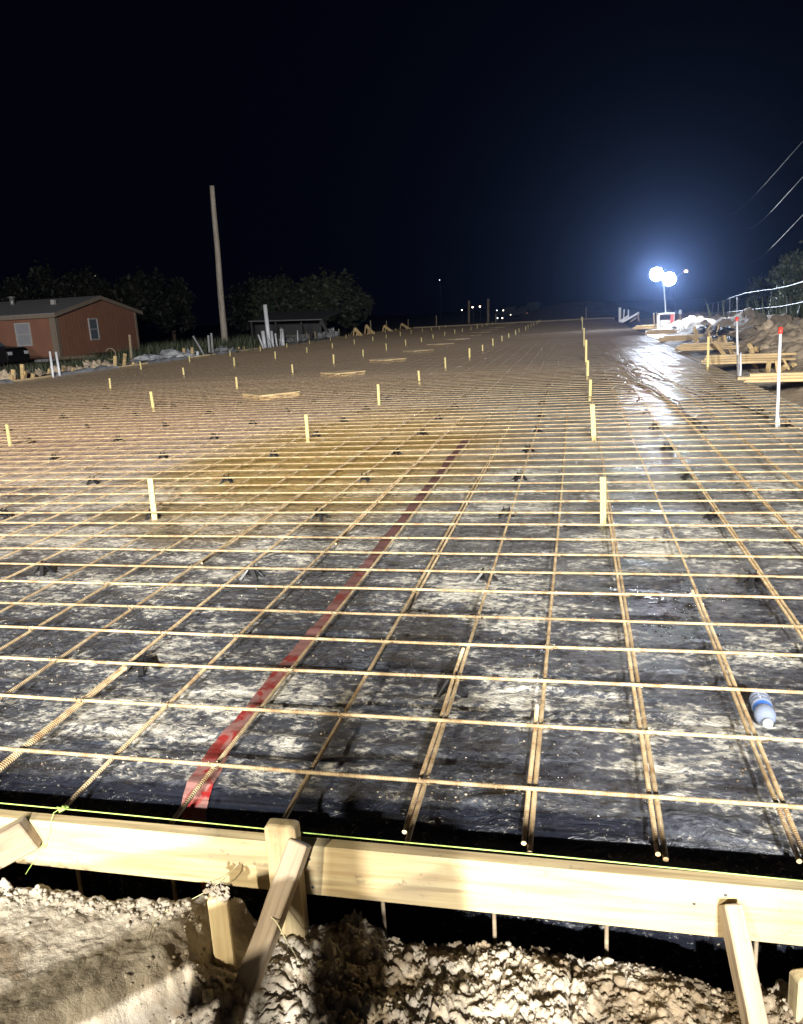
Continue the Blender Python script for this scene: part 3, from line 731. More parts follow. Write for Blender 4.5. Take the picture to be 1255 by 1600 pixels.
for i, (a, b_, k) in enumerate(segs):
    A, B = onleft(a[0]), onleft(b_[0]); n = (B - A).normalized()
    if k == 'b':
        o = beam('edge_form', A + Vector((0, 0, 0.04)), B + Vector((0, 0, 0.04)), 0.06, 0.16, M['wood_far'], bev=0)
        tag(o, 'tan edge form board on the far left side, %s board from the left' % ORD[sum(1 for s in segs[:i] if s[2] == 'b')], 'form board', 'edge forms along the left side')
    else:
        mb = MB(); L = (B - A).length; m_ = max(6, int(L / 0.25)); vs = []
        for q in range(m_ + 1):
            c = A + (B - A) * (q / m_)
            for r_, z in ((0.28, -0.02), (0.10, 0.05), (0.0, 0.13), (-0.25, 0.16), (-0.55, 0.04)):
                vs.append(c + Vector((r_ + random.gauss(0, 0.04), 0, z + random.gauss(0, 0.025))))
        mb.add(vs, [(q * 5 + r_, q * 5 + r_ + 1, q * 5 + 6 + r_, q * 5 + 5 + r_) for q in range(m_) for r_ in range(4)], True)
        tag(mb.build('plastic_wrap', M['white_sheet']), 'whitish plastic folded over the left slab edge, %s wrapped stretch from the left' % ORD[sum(1 for s in segs[:i] if s[2] == 'w')], 'plastic wrap', 'wrapped stretches of the left edge')
def stick(name, bx, by, tx, ty, wd, m, label, cat, group=None, off=-0.5, Y=None, rnd=False, zb=-0.3):
    """upright thing standing beside the left edge; both ends given as photo pixels"""
    y = Y if Y is not None else onleft(bx, off=off).y
    a = deep(bx, by, y); t = deep(tx, ty, y)
    mb = MB(); a = a + (a - t).normalized() * 0.15
    if rnd: mb.tube([a, t], wd / 2, 10)
    else: mb.bar(a, t, wd, wd * 0.6)
    return tag(mb.build(name, m), label, cat, group)
L = [(21, 590, 20.6, 577.5), (36, 594, 34.5, 569), (18.5, 602, 18, 586), (38, 594, 40, 580), (52, 594, 51.5, 584), (76, 590, 78, 576), (98, 588, 100.5, 575), (113, 587, 115, 574),
     (180, 575, 180, 556), (194, 573, 195.5, 552.5), (209, 571, 208.5, 566), (288, 558, 287.2, 544), (301, 558, 300.2, 542.5), (373, 551, 373, 542), (381.5, 548, 381, 541.5)]
for i, (bx, by, tx, ty) in enumerate(sorted(L)):
    stick('form_stake', bx, by, tx, ty, 0.10, M['wood_far'], 'short wooden form stake behind the left slab edge, %s from the left' % ORD[i], 'stake', 'form stakes along the left edge')
L = [(84, 594, 78, 549, .07, 'left one of two white pipes standing before the house corner'), (94.5, 593, 87.5, 549.5, .07, 'right one of two white pipes standing before the house corner')]
for bx, by, tx, ty, wd, lb in L: stick('white_pipe', bx, by, tx, ty, wd, M['pvc'], lb, 'pipe', 'white pipes by the left edge', 0.1, rnd=True)
stick('grey_rod', 206.5, 572, 202.5, 523, 0.07, M['wood_old'], 'tall thin pole standing in front of the right end of the house', 'pole', off=-1.2)
stick('grey_rod', 320, 556, 302, 525, 0.08, M['grey_metal'], 'grey rod leaning left at the slab edge near the utility pole', 'rod')
stick('grey_rod', 327.8, 556, 325.6, 524, 0.07, M['grey_metal'], 'left one of two upright grey rods left of the utility pole', 'rod', 'rods near the utility pole')
stick('grey_rod', 333, 555, 330.2, 520.5, 0.07, M['grey_metal'], 'right one of two upright grey rods left of the utility pole', 'rod', 'rods near the utility pole')
stick('white_stub', 309, 557, 309, 549, 0.09, M['pvc'], 'white pipe stub between two short stakes left of the leaning rod', 'pipe')
L = [(414.5, 546, 410.5, 517, .18, 'thick white pipe at the left of the tallest pipe'), (422, 547, 414, 476, .20, 'tallest white pipe, rising out of the pipe cluster'), (427, 546, 423.5, 517, .17, 'white pipe just right of the tallest pipe'),
     (410, 540, 403.5, 523, .08, 'thin leaning pipe at the left of the pipe cluster'), (433, 541, 430, 521, .10, 'slim short pipe in the middle of the pipe cluster'), (443, 543, 440, 514, .20, 'stout tapering pipe at the right of the pipe cluster'), (437.5, 540, 439.5, 512, .04, 'thin rod behind the pipe cluster'),
     (465.5, 530, 465, 516, .06, 'thin upright rod right of the pipe cluster')]
for bx, by, tx, ty, wd, lb in L: stick('white_pipe', bx, by, tx, ty, wd, M['pvc'], lb, 'pipe', 'white pipe cluster on the left edge', 0.2, rnd=True)
for i, (bx, by, tx, ty) in enumerate([(487, 535, 479, 520), (494, 532, 492, 518), (530, 528, 529.5, 514), (545, 528, 551.5, 517), (545, 530, 545, 522), (580, 518, 579, 501), (604.5, 517, 604, 501), (638, 514, 638, 499), (682, 512, 682, 493), (775, 506, 775, 490), (916, 500, 916, 480)]):
    stick('thin_post', bx, by, tx, ty, 0.07, M['wood_old'], 'thin dim post standing along the far left edge, %s from the left' % ORD[i], 'post', 'thin posts along the far edge', -0.6, Y=None if bx < 640 else 71)
# triangular braces on the far forms
for i, (px, pyb, w_, h_) in enumerate(((552, 529, 17, 16), (570, 525, 16, 17), (598, 521, 17, 12), (625, 518, 20, 12))):
    y = onleft(px).y; A = deep(px, pyb, y); Bq = deep(px + w_, pyb - 1, y); T = deep(px + 2, pyb - h_, y)
    mb = MB(); mb.bar(A, T, .08, .14); mb.bar(T, Bq, .08, .20); mb.bar(A, Bq, .08, .12)
    if i < 2: mb.bar((A + Bq) / 2, (T + Bq) / 2, .1, .25); mb.bar((A * 2 + Bq) / 3, (T * 2 + Bq) / 3, .1, .25)
    tag(mb.build('form_brace', M['wood_far']), 'triangular wooden kicker brace on the far left forms, %s from the left' % ORD[i], 'brace', 'kicker braces on the left forms')
# heaps: crumpled sheet and stubs
def lump(name, c, r_, m, label, cat, group=None, sq=0.6, rough=0.35, seed=0):
    mb = MB(); n, k_ = 18, 9; vs = []
    for i in range(k_ + 1):
        th = math.pi * 0.55 * i / k_
        for j in range(n):
            ph = 2 * math.pi * j / n; d = Vector((math.sin(th) * math.cos(ph), math.sin(th) * math.sin(ph), math.cos(th) * sq))
            q = 1 + rough * fbm(d.x * 2.2 + seed, d.y * 2.2, d.z * 2.2 + seed, 3); vs.append(Vector(c) + Vector((d.x * r_[0], d.y * r_[1], d.z * r_[2])) * q)
    fs = [(i * n + j, i * n + (j + 1) % n, (i + 1) * n + (j + 1) % n, (i + 1) * n + j) for i in range(k_) for j in range(n)]
    mb.add(vs, fs, cat == 'soil clod'); return tag(mb.build(name, m), label, cat, group)
for i, (px, r_, wd) in enumerate(((222, 0.35, 1.0), (234, 0.5, 1.1), (264, .75, 1.1), (272, .5, .8), (291, .6, .6), (348, .55, .9), (356, .35, .9), (446, .5, 1.0), (452, .6, 1.0), (466, .5, .6), (471, .8, .6), (503, .8, .9), (510, .9, .9), (519, 1.1, .7))):
    c = onleft(px, off=-0.9); c.z = -0.1
    lump('crumpled_sheet', c, (wd * 0.6, wd, r_ * 0.6), M['white_sheet'], 'crumpled whitish sheet heaped behind the left edge, %s from the left' % ORD[i], 'crumpled sheet', 'crumpled sheets along the left edge', 0.8, 1.0, i * 7)
for i, px in enumerate((8, 14, 45, 58, 66, 88, 104, 124, 134, 141, 148, 156, 163, 168)):
    c = onleft(px, off=-0.8 - 0.4 * random.random()); c.z = -0.15
    lump('soil_clod', c, (.24, .28, .26 + .14 * random.random()), M['berm'], 'knobbly soil clod piled behind the left edge, %s from the left' % ORD[i], 'soil clod', 'soil clods along the left edge', 1, .5, i * 5)
# hoop
c = deep(173, 553, 27.5); mb = MB(); mb.tube([c + Vector((0.20 * math.cos(t), 0, 0.20 * math.sin(t))) for t in [i * 0.22 - 2.2 for i in range(24)]], 0.016, 6)
tag(mb.build('wire_hoop', M['wood_old']), 'open ring of pale tubing standing in the weeds before the house', 'hoop')

# ------------------------------------------------------------------ house
brick = plain('red_siding', (0.36, 0.175, 0.118), 0.75, var=0.2, nsc=1.5)
trim = plain('trim_paint', (0.34, 0.28, 0.23), 0.6); roofm = plain('shingles', (0.38, 0.38, 0.42), 0.85, var=0.4, nsc=30, bump=0.5)
HX, HY0, HY1, HZ0, HZ1, HA = -31.9, 46.9, 56.9, -0.35, 2.42, 3.42
hs = empty('house', (HX, HY0, HZ0), 'low red-brown gabled house with pale trim at the left edge of the site', 'house')
def hp(mb, name, m, par=None):
    o = mb.build(name, m); o.parent = par or hs
    o.matrix_parent_inverse = Matrix.Translation((-HX, -HY0, -HZ0)) if not par else Matrix.Identity(4)
    return o
HM = (HY0 + HY1) / 2; X1 = HX - 17
mb = MB(); vs = [(HX, HY0, HZ0), (HX, HY1, HZ0), (HX, HY1, HZ1), (HX, HM, HA), (HX, HY0, HZ1)]; vs += [(X1, y, z) for _, y, z in vs]
mb.add(vs, [(0, 1, 2, 3, 4), (9, 8, 7, 6, 5), (0, 4, 9, 5), (1, 6, 7, 2)])
for k in range(24):
    y = HY0 + 0.3 + k * (HY1 - HY0 - .5) / 24; zt = HZ1 + (HA - HZ1) * (1 - abs(y - HM) / (HM - HY0)) - .1
    mb.box((HX + .003, y, (HZ0 + zt) / 2), (0.006, 0.02, zt - HZ0))
hp(mb, 'wall', brick)
mb = MB(); ov = 0.35
for s in (-1, 1):
    ye = HM + s * (HM - HY0 + ov); ze = HZ1 - (HA - HZ1) * ov / (HM - HY0)
    vs = [(HX + ov, HM, HA + .03), (HX + ov, ye, ze + .03), (X1, ye, ze + .03), (X1, HM, HA + .03)]; vs += [(x, y, z + .10) for x, y, z in vs]
    mb.add(vs, [(0, 1, 2, 3), (7, 6, 5, 4), (0, 4, 5, 1), (1, 5, 6, 2), (2, 6, 7, 3)])
rf = hp(mb, 'roof', roofm)
mb = MB()
for s in (-1, 1):
    ye = HM + s * (HM - HY0 + ov); ze = HZ1 - (HA - HZ1) * ov / (HM - HY0)
    mb.bar((HX + ov + .02, HM, HA + .0), (HX + ov + .02, ye, ze + .0), .05, .24)
mb.box(((HX + X1) / 2 + ov, HY0 - ov - .02, HZ1 - .10), (17, .05, .24))
hp(mb, 'fascia', trim)
mb = MB(); mb.box((HX - .10, HY0 - .012, (HZ0 + HZ1) / 2), (.42, .05, HZ1 - HZ0)); mb.box((HX + .022, HY0 + .12, (HZ0 + HZ1) / 2), (.04, .42, HZ1 - HZ0)); hp(mb, 'corner_trim', trim)
mb = MB(); mb.box((HX + .022, HY1 - .12, (HZ0 + HZ1) / 2), (.04, .22, HZ1 - HZ0)); hp(mb, 'corner_trim', trim)
glass = plain('window_glass', (0.16, 0.20, 0.26), 0.15, var=0.3); frm = plain('window_frame', (0.60, 0.58, 0.60), 0.5); shade = plain('window_shade', (0.42, 0.43, 0.50), 0.6)
def window(side, u0, u1, z0, z1, gm):
    mb = MB(); cu, cz = (u0 + u1) / 2, (z0 + z1) / 2
    def bx(m_, u, z, su, sz, dep, out):
        if side == 'x': m_.box((HX + out, u, z), (dep, su, sz))
        else: m_.box((u, HY0 - out, z), (su, dep, sz))
    for u in (u0, u1): bx(mb, u, cz, .09, z1 - z0 + .09, .07, .035)
    for z in (z0, z1): bx(mb, cu, z, u1 - u0 - .09, .09, .066, .036)
    bx(mb, cu, cz, u1 - u0 - .09, .06, .058, .032)
    wf = hp(mb, 'window', frm); g_ = MB(); bx(g_, cu, cz, u1 - u0 - .09, z1 - z0 - .09, .02, .014)
    o = g_.build('pane', gm); o.parent = wf; o.matrix_parent_inverse = wf.matrix_parent_inverse.inverted() @ Matrix.Identity(4) if False else Matrix.Identity(4)
window('x', HY0 + 3.75, HY0 + 4.75, 0.70, 2.05, glass)
window('y', HX - 2.75, HX - 1.75, 0.60, 1.95, shade)
mb = MB(); mb.box((HX - 1.6, HM - 2.4, HA - .2), (.25, .25, .30)); hp(mb, 'roof_vent', frm)
mb = MB(); mb.tube([(HX - 5.3, HM - 1.5, HA - .3), (HX - 5.3, HM - 1.5, HA + .28)], .16, 10); mb.tube([(HX - 5.3, HM - 1.5, HA + .28), (HX - 5.3, HM - 1.5, HA + .36)], .26, 10); hp(mb, 'flue', M['grey_metal'])

# things before the house
mb = MB(); c = at(67, 575, -0.3); c = deep(67, 570, 41)
for dx, w1 in ((0, 1),):
    vs = []
    for z, k in ((-.25, .78), (.30, 1.0)):
        for a, b_ in ((-1, -1), (1, -1), (1, 1), (-1, 1)): vs.append(c + Vector((a * .62 * k, b_ * .4 * k, z)))
    for a, b_ in ((-1, -1), (1, -1), (1, 1), (-1, 1)): vs.append(c + Vector((a * .56, b_ * .34, .30)))
    for a, b_ in ((-1, -1), (1, -1), (1, 1), (-1, 1)): vs.append(c + Vector((a * .46, b_ * .28, -.15)))
    mb.add(vs, [(3, 2, 1, 0), (12, 13, 14, 15)] + [(i * 4 + k, i * 4 + (k + 1) % 4, i * 4 + 4 + (k + 1) % 4, i * 4 + 4 + k) for i in range(3) for k in range(4)])
bevel(tag(mb.build('white_tub', M['white_sheet']), 'dented white tub standing in front of the house corner', 'tub'), 0.03, 2)
mb = MB(); c = deep(118, 559, 43)
for i in range(5): mb.box(c + Vector((-1.1 + i * .55, 0, random.uniform(-.02, .02))), (.5, .3, .22))
tag(mb.build('block_row', M['ground']), 'row of grey concrete blocks under the gable wall', 'blocks')

# dark pickup at the left edge
blackp = plain('car_paint', (0.012, 0.012, 0.014), 0.25, var=0.1); tyre = plain('tyre', (0.02, 0.02, 0.02), 0.8)
cx = deep(10, 560, 38).x; car = empty('parked_pickup', (cx, 38, -0.42), 'dark pickup parked nose right at the left edge before the house', 'pickup')
def prof_body(outl, y0, y1):
    mb = MB(); n = len(outl); vs = [(x, y0, z) for x, z in outl] + [(x, y1, z) for x, z in outl]
    mb.add(vs, [tuple(range(n)), tuple(range(2 * n - 1, n - 1, -1))] + [(i, i + n, (i + 1) % n + n, (i + 1) % n) for i in range(n)]); return mb
o = prof_body([(.75, .35), (.78, .55), (.72, .95), (.55, 1.06), (-.55, 1.14), (-1.25, 1.22), (-4.3, 1.2), (-4.4, .5), (-4.3, .38)], -0.9, 0.9).build('body', blackp, car); bevel(o, .07, 3)
o = prof_body([(-.45, 1.12), (-1.2, 1.72), (-2.4, 1.76), (-2.75, 1.2)], -0.78, 0.78).build('cab', blackp, car); bevel(o, .06, 2)
o = prof_body([(-.50, 1.15), (-1.19, 1.70), (-1.17, 1.71), (-.44, 1.15)], -0.70, 0.70).build('windscreen', glass, car)
for x in (-.15, -3.4):
    for y in (-.82, .82):
        mb = MB(); q = Matrix.Rotation(math.pi / 2, 3, 'X'); mb.lathe([(0.0, -.11), (.2, -.11), (.36, -.10), (.38, 0), (.36, .10), (.2, .11), (0, .11)], 20, (0, 0, 0), q)
        o = mb.build('wheel', tyre, car); o.location = (x, y, .38)
        mb = MB(); mb.lathe([(0.0, -.125), (.18, -.12), (.2, -.10)], 14, (0, 0, 0), q); h = mb.build('hub', M['grey_metal'], o)
for y in (-.65, .65):
    mb = MB(); mb.box((.74, y, .80), (.06, .3, .16)); mb.build('headlight', M['pvc'], car)
# utility pole
c = at(352, 545, -0.1); t = deep(330.5, 281, c.y + 0.1)
mb = MB(); n = 14; pts = [c + Vector((0, 0, -.3)) + (t - c) * (i / n) + Vector((0.012 * math.sin(i * .9), 0, 0)) for i in range(n + 1)]
mb.tube(pts, [0.19 - 0.065 * i / n for i in range(n + 1)], 14)
tag(mb.build('utility_pole', wood('pole_wood', (0.42, 0.38, 0.34), (0.24, 0.21, 0.18), ax=2, sc=0.5)), 'tall bare weathered wooden pole standing behind the left edge', 'pole')

# open shed behind the pipes
sy = 52.0; sh = empty('open_shed', (deep(450, 535, sy).x, sy, -0.4), 'dark open-sided shed behind the cluster of white pipes', 'shed')
dk = plain('dark_tin', (0.05, 0.05, 0.055), 0.6, 0.3); tin = plain('tin_edge', (0.16, 0.16, 0.17), 0.5, 0.4)
def sp(px, py, dy=0.0): q = deep(px, py, sy + dy); return q - Vector(sh.location)
mb = MB(); a, b_ = sp(388, 503), sp(503, 500)
vs = [a, b_, b_ + Vector((0, 5, .5)), a + Vector((0, 5, .5))]; vs = vs + [v + Vector((0, 0, .07)) for v in vs]
mb.add(vs, [(0, 1, 2, 3), (7, 6, 5, 4), (0, 4, 5, 1), (1, 5, 6, 2), (2, 6, 7, 3), (3, 7, 4, 0)]); mb.build('roof', tin, sh)
mb = MB(); a, b_ = sp(392, 505, 3), sp(500, 503, 3); mb.add([(a.x, 3, 0), (b_.x, 3, 0), (b_.x, 3, a.z), (a.x, 3, a.z), (a.x, 3.1, 0), (b_.x, 3.1, 0), (b_.x, 3.1, a.z), (a.x, 3.1, a.z)], [(0, 1, 2, 3), (7, 6, 5, 4), (3, 2, 6, 7), (0, 3, 7, 4), (1, 5, 6, 2)]); mb.build('back_wall', dk, sh)
for px in (392, 430, 470, 500):
    q = sp(px, 503); mb = MB(); mb.bar((q.x, .1, 0), (q.x, .1, q.z), .10, .10); mb.build('post', dk, sh)
q, q2 = sp(502, 501), sp(516, 526); mb = MB(); mb.bar(q, q2, .12, .2); mb.build('raking_strut', dk, sh)
mb = MB(); q = deep(465, 531, 49); mb.box(q, (1.9, .9, .55)); mb.box(q + Vector((0, 0, .3)), (2.0, 1.0, .05))
tag(mb.build('grey_crate', tin), 'low grey crate standing in front of the dark shed', 'crate')

# ------------------------------------------------------------------ trees and weeds
def leaf_mat(name, a, b2):
    b = NB(name); c = b.mix(b.noise(b.mapv(), 1.2, 3), a, b2); return b.set(Base_Color=c, Roughness=0.65)
leafA = leaf_mat('leaves_dark', (0.006, 0.009, 0.005), (0.011, 0.014, 0.007)); leafC = leaf_mat('leaves_mid', (0.022, 0.032, 0.016), (0.042, 0.055, 0.026)); leafB = leaf_mat('leaves_olive', (0.030, 0.042, 0.021), (0.052, 0.064, 0.030))
bark = plain('bark', (0.12, 0.09, 0.065), 0.9)
def crown_mesh(seed, n=7000, ls=0.16):
    r = np.random.default_rng(seed); cl = []
    for i in range(26):
        u = r.normal(size=3); u /= np.linalg.norm(u); rad = r.uniform(.35, .92)
        cl.append((u * rad * [1, 1, .8], r.uniform(.18, .36)))
    pts = []
    for c, s_ in cl: pts.append(c + r.normal(size=(n // 26, 3)) * s_ * 0.48)
    pts = np.concatenate(pts); k = len(pts)
    a = r.normal(size=(k, 3)); a /= np.linalg.norm(a, axis=1)[:, None]; b2 = r.normal(size=(k, 3)); b2 -= a * (a * b2).sum(1)[:, None]; b2 /= np.linalg.norm(b2, axis=1)[:, None]
    s1 = ls * r.uniform(.5, 1.1, size=(k, 1)); v = np.stack([pts - a * s1 * .5, pts + b2 * s1 * .3, pts + a * s1 * .5, pts - b2 * s1 * .3], 1).reshape(-1, 3)
    me = bpy.data.meshes.new('crown'); me.from_pydata(v.tolist(), [], np.arange(k * 4).reshape(-1, 4).tolist()); return me
crowns = [crown_mesh(i) for i in range(4)]
TI = {}
def tree(name, px, pyb, pyt, wpx, Y, mat_, lab, k, group='trees around the site'):
    base = deep(px, pyb, Y); top = deep(px, pyt, Y); H = top.z + 0.4
    wd = wpx * (base - CAM).dot(FW) / F / 2
    r_ = empty(name, (base.x, Y, -0.4), lab, 'tree', group)
    mb = MB(); mb.tube([(0, 0, 0), (.05, 0, H * .25), (-.05, .1, H * .5), (0, 0, H * .7)], [.22, .18, .13, .07], 8)
    for a in range(5):
        t = a * 1.26 + k; mb.tube([(0, 0, H * (.22 + .06 * a)), (math.cos(t) * wd * .35, math.sin(t) * wd * .35, H * .55), (math.cos(t) * wd * .6, math.sin(t) * wd * .6, H * .72)], [.11, .07, .03], 6)
    mb.build('trunk', bark, r_)
    key = (k % 4, mat_.name)
    if key not in TI:
        me = crowns[k % 4].copy(); me.materials.append(mat_); TI[key] = me
    o = bpy.data.objects.new('crown', TI[key]); C.objects.link(o); o.parent = r_
    o.location = (0, 0, H * .55); o.scale = (wd, wd, H * .52); o.rotation_euler = (0, 0, k * 1.3)
TR = [(20, 550, 432, 90, 68, 0, 'dark tree behind the house, leftmost of the row'), (75, 550, 425, 110, 72, 1, 'dark tree rising behind the middle of the house roof'), (150, 550, 418, 110, 74, 2, 'dark tree behind the house gable peak'),
      (222, 550, 420, 130, 72, 3, 'broad dark tree just right of the house roof'), (275, 550, 432, 90, 78, 0, 'dim tree between the house and the utility pole'), (400, 540, 440, 90, 80, 1, 'dim tree behind the tall white pipe'),
      (450, 540, 430, 120, 74, 2, 'rounded tree over the left of the dark shed'), (510, 535, 422, 132, 72, 3, 'large rounded green tree above the right end of the dark shed'), (555, 530, 452, 60, 78, 1, 'smaller tree at the right end of the left tree group'),
      (1250, 505, 392, 95, 44, 2, 'olive tree at the right edge, tallest of the right group'), (1205, 505, 432, 80, 50, 0, 'olive tree left of the tallest one at the right'), (1165, 503, 455, 60, 58, 1, 'low dim tree farthest left in the right group'),
      (1238, 508, 440, 70, 38, 3, 'bushy olive tree at the right edge in front of the tallest')]
for px, pb, ptp, wp, Y, k, lb in TR: tree('tree', px, pb, ptp, wp, Y, leafB if px > 1000 else (leafC if px > 420 else leafA), lb, k)
def weeds(name, pts, label, h=0.5, n=26, m=None):
    mb = MB()
    for (cx_, cy_, cz_, sx_, sy_, cnt) in pts:
        for i in range(cnt):
            x, y = cx_ + random.gauss(0, sx_), cy_ + random.gauss(0, sy_); a = random.uniform(0, 6.28); hh = h * random.uniform(.4, 1.2); l = random.uniform(-.4, .4) * hh; wdt = .025 + .02 * random.random()
            d = Vector((math.cos(a), math.sin(a), 0)) * wdt
            mb.add([(x - d.x, y - d.y, cz_), (x + d.x, y + d.y, cz_), (x + l, y + l * .5, cz_ + hh)], [(0, 1, 2)])
    return tag(mb.build(name, m or leafB), label, 'weeds', kind='stuff')
P_ = []
for px in range(0, 215, 8): c = onleft(px, off=-2.5 - random.random() * 3); P_.append((c.x, c.y + 3, -.30, 1.6, 1.6, 120))
weeds('weeds', P_, 'rough green weeds between the house and the left slab edge', .45)
P_ = []
for px in range(215, 420, 8): c = onleft(px, off=-2.5 - random.random() * 2); P_.append((c.x, c.y + 1, -.28, 1.5, 1.5, 130))
weeds('tall_weeds', P_, 'tall dark weeds around the foot of the utility pole', .8)
P_ = [(9.5 + .35 * k, 30 + 2.2 * k, .35, 1.5, 1.5, 160) for k in range(9)]
weeds('right_weeds', P_, 'green brush at the foot of the trees on the right', .8)

# ------------------------------------------------------------------ right side
def rbeam(px0, py0, px1, py1, Y0_, Y1_, wd, ht, name, label, cat, group, m=None):
    a = deep(px0, py0, Y0_); b_ = deep(px1, py1, Y1_); return tag(beam(name, a, b_, wd, ht, m or M['wood_far'], bev=0), label, cat, group)
G = 'plank stacks on the right slab edge'
def stack(x0, y, n, ln, order, h=0.045):
    r_ = empty('plank_stack', (x0, y, -0.05), 'stack of pale planks across the right slab edge, %s' % order, 'plank stack', G)
    for i in range(n):
        o = beam('plank', (0 + random.uniform(-.05, .08) + (.12 if i > n * .5 else 0), .04 * random.gauss(0, .3), h * (i + .5)), (ln + random.uniform(-.1, .2), random.gauss(0, .05) - .25, h * (i + .5)), 0.24 - .02 * i, h - .004, M['wood_far'], bev=0, parent=r_)
stack(2.42, 13.6, 3, 2.4, 'nearest, by the tall red-capped pipe')
stack(2.40, 17.6, 4, 1.5, 'second, behind the yellow stake')
stack(2.40, 22.6, 4, 1.35, 'third nearest')
stack(2.45, 28.0, 4, 1.2, 'fourth nearest'); stack(2.5, 34.2, 4, 1.1, 'fifth nearest'); stack(2.5, 41, 4, 1.1, 'farthest, left of the light tower')
stack(2.75, 13.9, 2, 2.2, 'thin pair just behind the nearest')
# berm lumber
K = 0.16335
WL = [(485, 820, 525, 895), (500, 760, 520, 890), (415, 840, 435, 890), (560, 890, 580, 945), (760, 900, 790, 1020), (805, 870, 845, 970), (850, 880, 880, 975), (900, 850, 930, 920), (900, 960, 935, 1055), (1065, 990, 1130, 1110), (1165, 1030, 1205, 1110), (1060, 885, 1140, 850), (1020, 1110, 1080, 1060)]
for i, (x0, y0, x1, y1) in enumerate(sorted(WL)):
    px0, py0, px1, py1 = 1050 + x0 * K, 400 + y0 * K, 1050 + x1 * K, 400 + y1 * K
    Y = 3.4 * 0 + 1.5 * F / max(20, (max(py0, py1) - 458)) * 1.08
    a, b_ = deep(px0, py0, Y + .15), deep(px1, py1, Y)
    tag(beam('scrap_lumber', b_ + (b_ - a) * .15, a, 0.09, 0.04, M['wood_far'], random.random(), bev=0), 'broken stub of lumber stuck in the right dirt berm, %s from the left' % ORD[i], 'lumber', 'lumber scraps in the berm')
for i in range(18):
    y_ = 12.6 + i * 1.15 + random.uniform(-.3, .3); x_ = random.uniform(2.9, 4.3) + .02 * y_; r_ = random.uniform(.09, .22)
    lump('soil_clod', (x_, y_, berm_h(x_, y_) + .02), (r_, r_ * 1.2, r_ * .9), M['berm'], 'pale soil clod on the right berm foot, %s from the front' % ORD[i], 'soil clod', 'soil clods along the right berm', 1, .6, i * 3 + 1)
for i in range(14):
    y_ = 12.9 + i * 1.3 + random.uniform(-.4, .4); x_ = random.uniform(3.3, 4.9); z_ = berm_h(x_, y_); a_ = random.uniform(-.9, .9); L_ = random.uniform(.25, .6)
    tag(beam('scrap_lumber', (x_, y_, z_ - .05), (x_ + L_ * math.sin(a_) * .8, y_ - .1, z_ + L_ * abs(math.cos(a_))), .085, .04, M['wood_far'], random.random(), bev=0), 'tilted lumber stub rising from the berm foot, %s from the front' % ORD[i], 'lumber', 'lumber stubs at the berm foot')
# crumpled white sheeting over the berm
for i, (px, py, wpx, hpx) in enumerate(((1083, 527, 16, 14), (1092, 514, 20, 10), (1108, 511, 22, 8), (1077, 521, 12, 12), (1126, 514, 18, 8), (1139, 513, 18, 6), (1146, 528, 16, 6), (1065, 515, 16, 8), (1054, 512, 10, 10), (1128, 524, 20, 5))):
    Y = 25 + (1140 - px) * .17; c = deep(px, py + hpx * .4, Y); s_ = Y / F
    lump('berm_sheet', c, (wpx * s_ * .45, .6, hpx * s_ * .6), M['berm_film'], 'crumpled pale sheeting draped on the right berm, %s piece' % ORD[i], 'sheeting', 'pale sheeting on the berm', .9, 1.1, i * 9 + 2)
# pipes and stakes on the right
def pipe(px, pyb, pxt, pyt, r_, label, cap=True, m=None, Y=None):
    a = at(px, pyb, -0.07); Y = Y or a.y; a = deep(px, pyb, Y); t = deep(pxt, pyt, Y - 0.02)
    rt = empty('capped_pipe', a, label, 'pipe', 'white pipes on the right'); d = t - a
    mb = MB(); mb.tube([-d * .05, d * .33 + Vector((.004, 0, 0)), d * .66, d], r_, 12); mb.build('pipe', m or M['pvc'], rt)
    if cap:
        mb = MB(); mb.tube([d * .985, d * 1.0 + d.normalized() * .05], r_ * 1.35, 12); mb.build('cap', M['red_cap'], rt)
pipe(1213.5, 668, 1219.5, 519, 0.0155, 'tall white pipe with a red cap, nearest on the right edge')
pipe(1153, 584, 1151.5, 500, 0.019, 'white pipe with a red cap, farther one on the right')
pipe(1156.8, 586, 1157.5, 551, 0.018, 'short white pipe without a cap beside the farther red-capped one', False)
a = at(1213, 668); mb = MB(); mb.tube([a + Vector((.02, -.02, .01)), a + Vector((.02, -.01, .06)), a + Vector((.01, 0, .12))], .012, 8)
tag(mb.build('pipe_elbow', M['pvc']), 'stub of white pipe at the foot of the tall red-capped pipe', 'pipe')
o = st0.copy(); C.objects.link(o); o.location = at(1106, 579, -.07); o.scale = (1.1, 1, .62); tag(o, 'tall thin yellow stake standing left of the red-capped pipe pair', 'stake', 'wooden grade stakes standing in the mat')
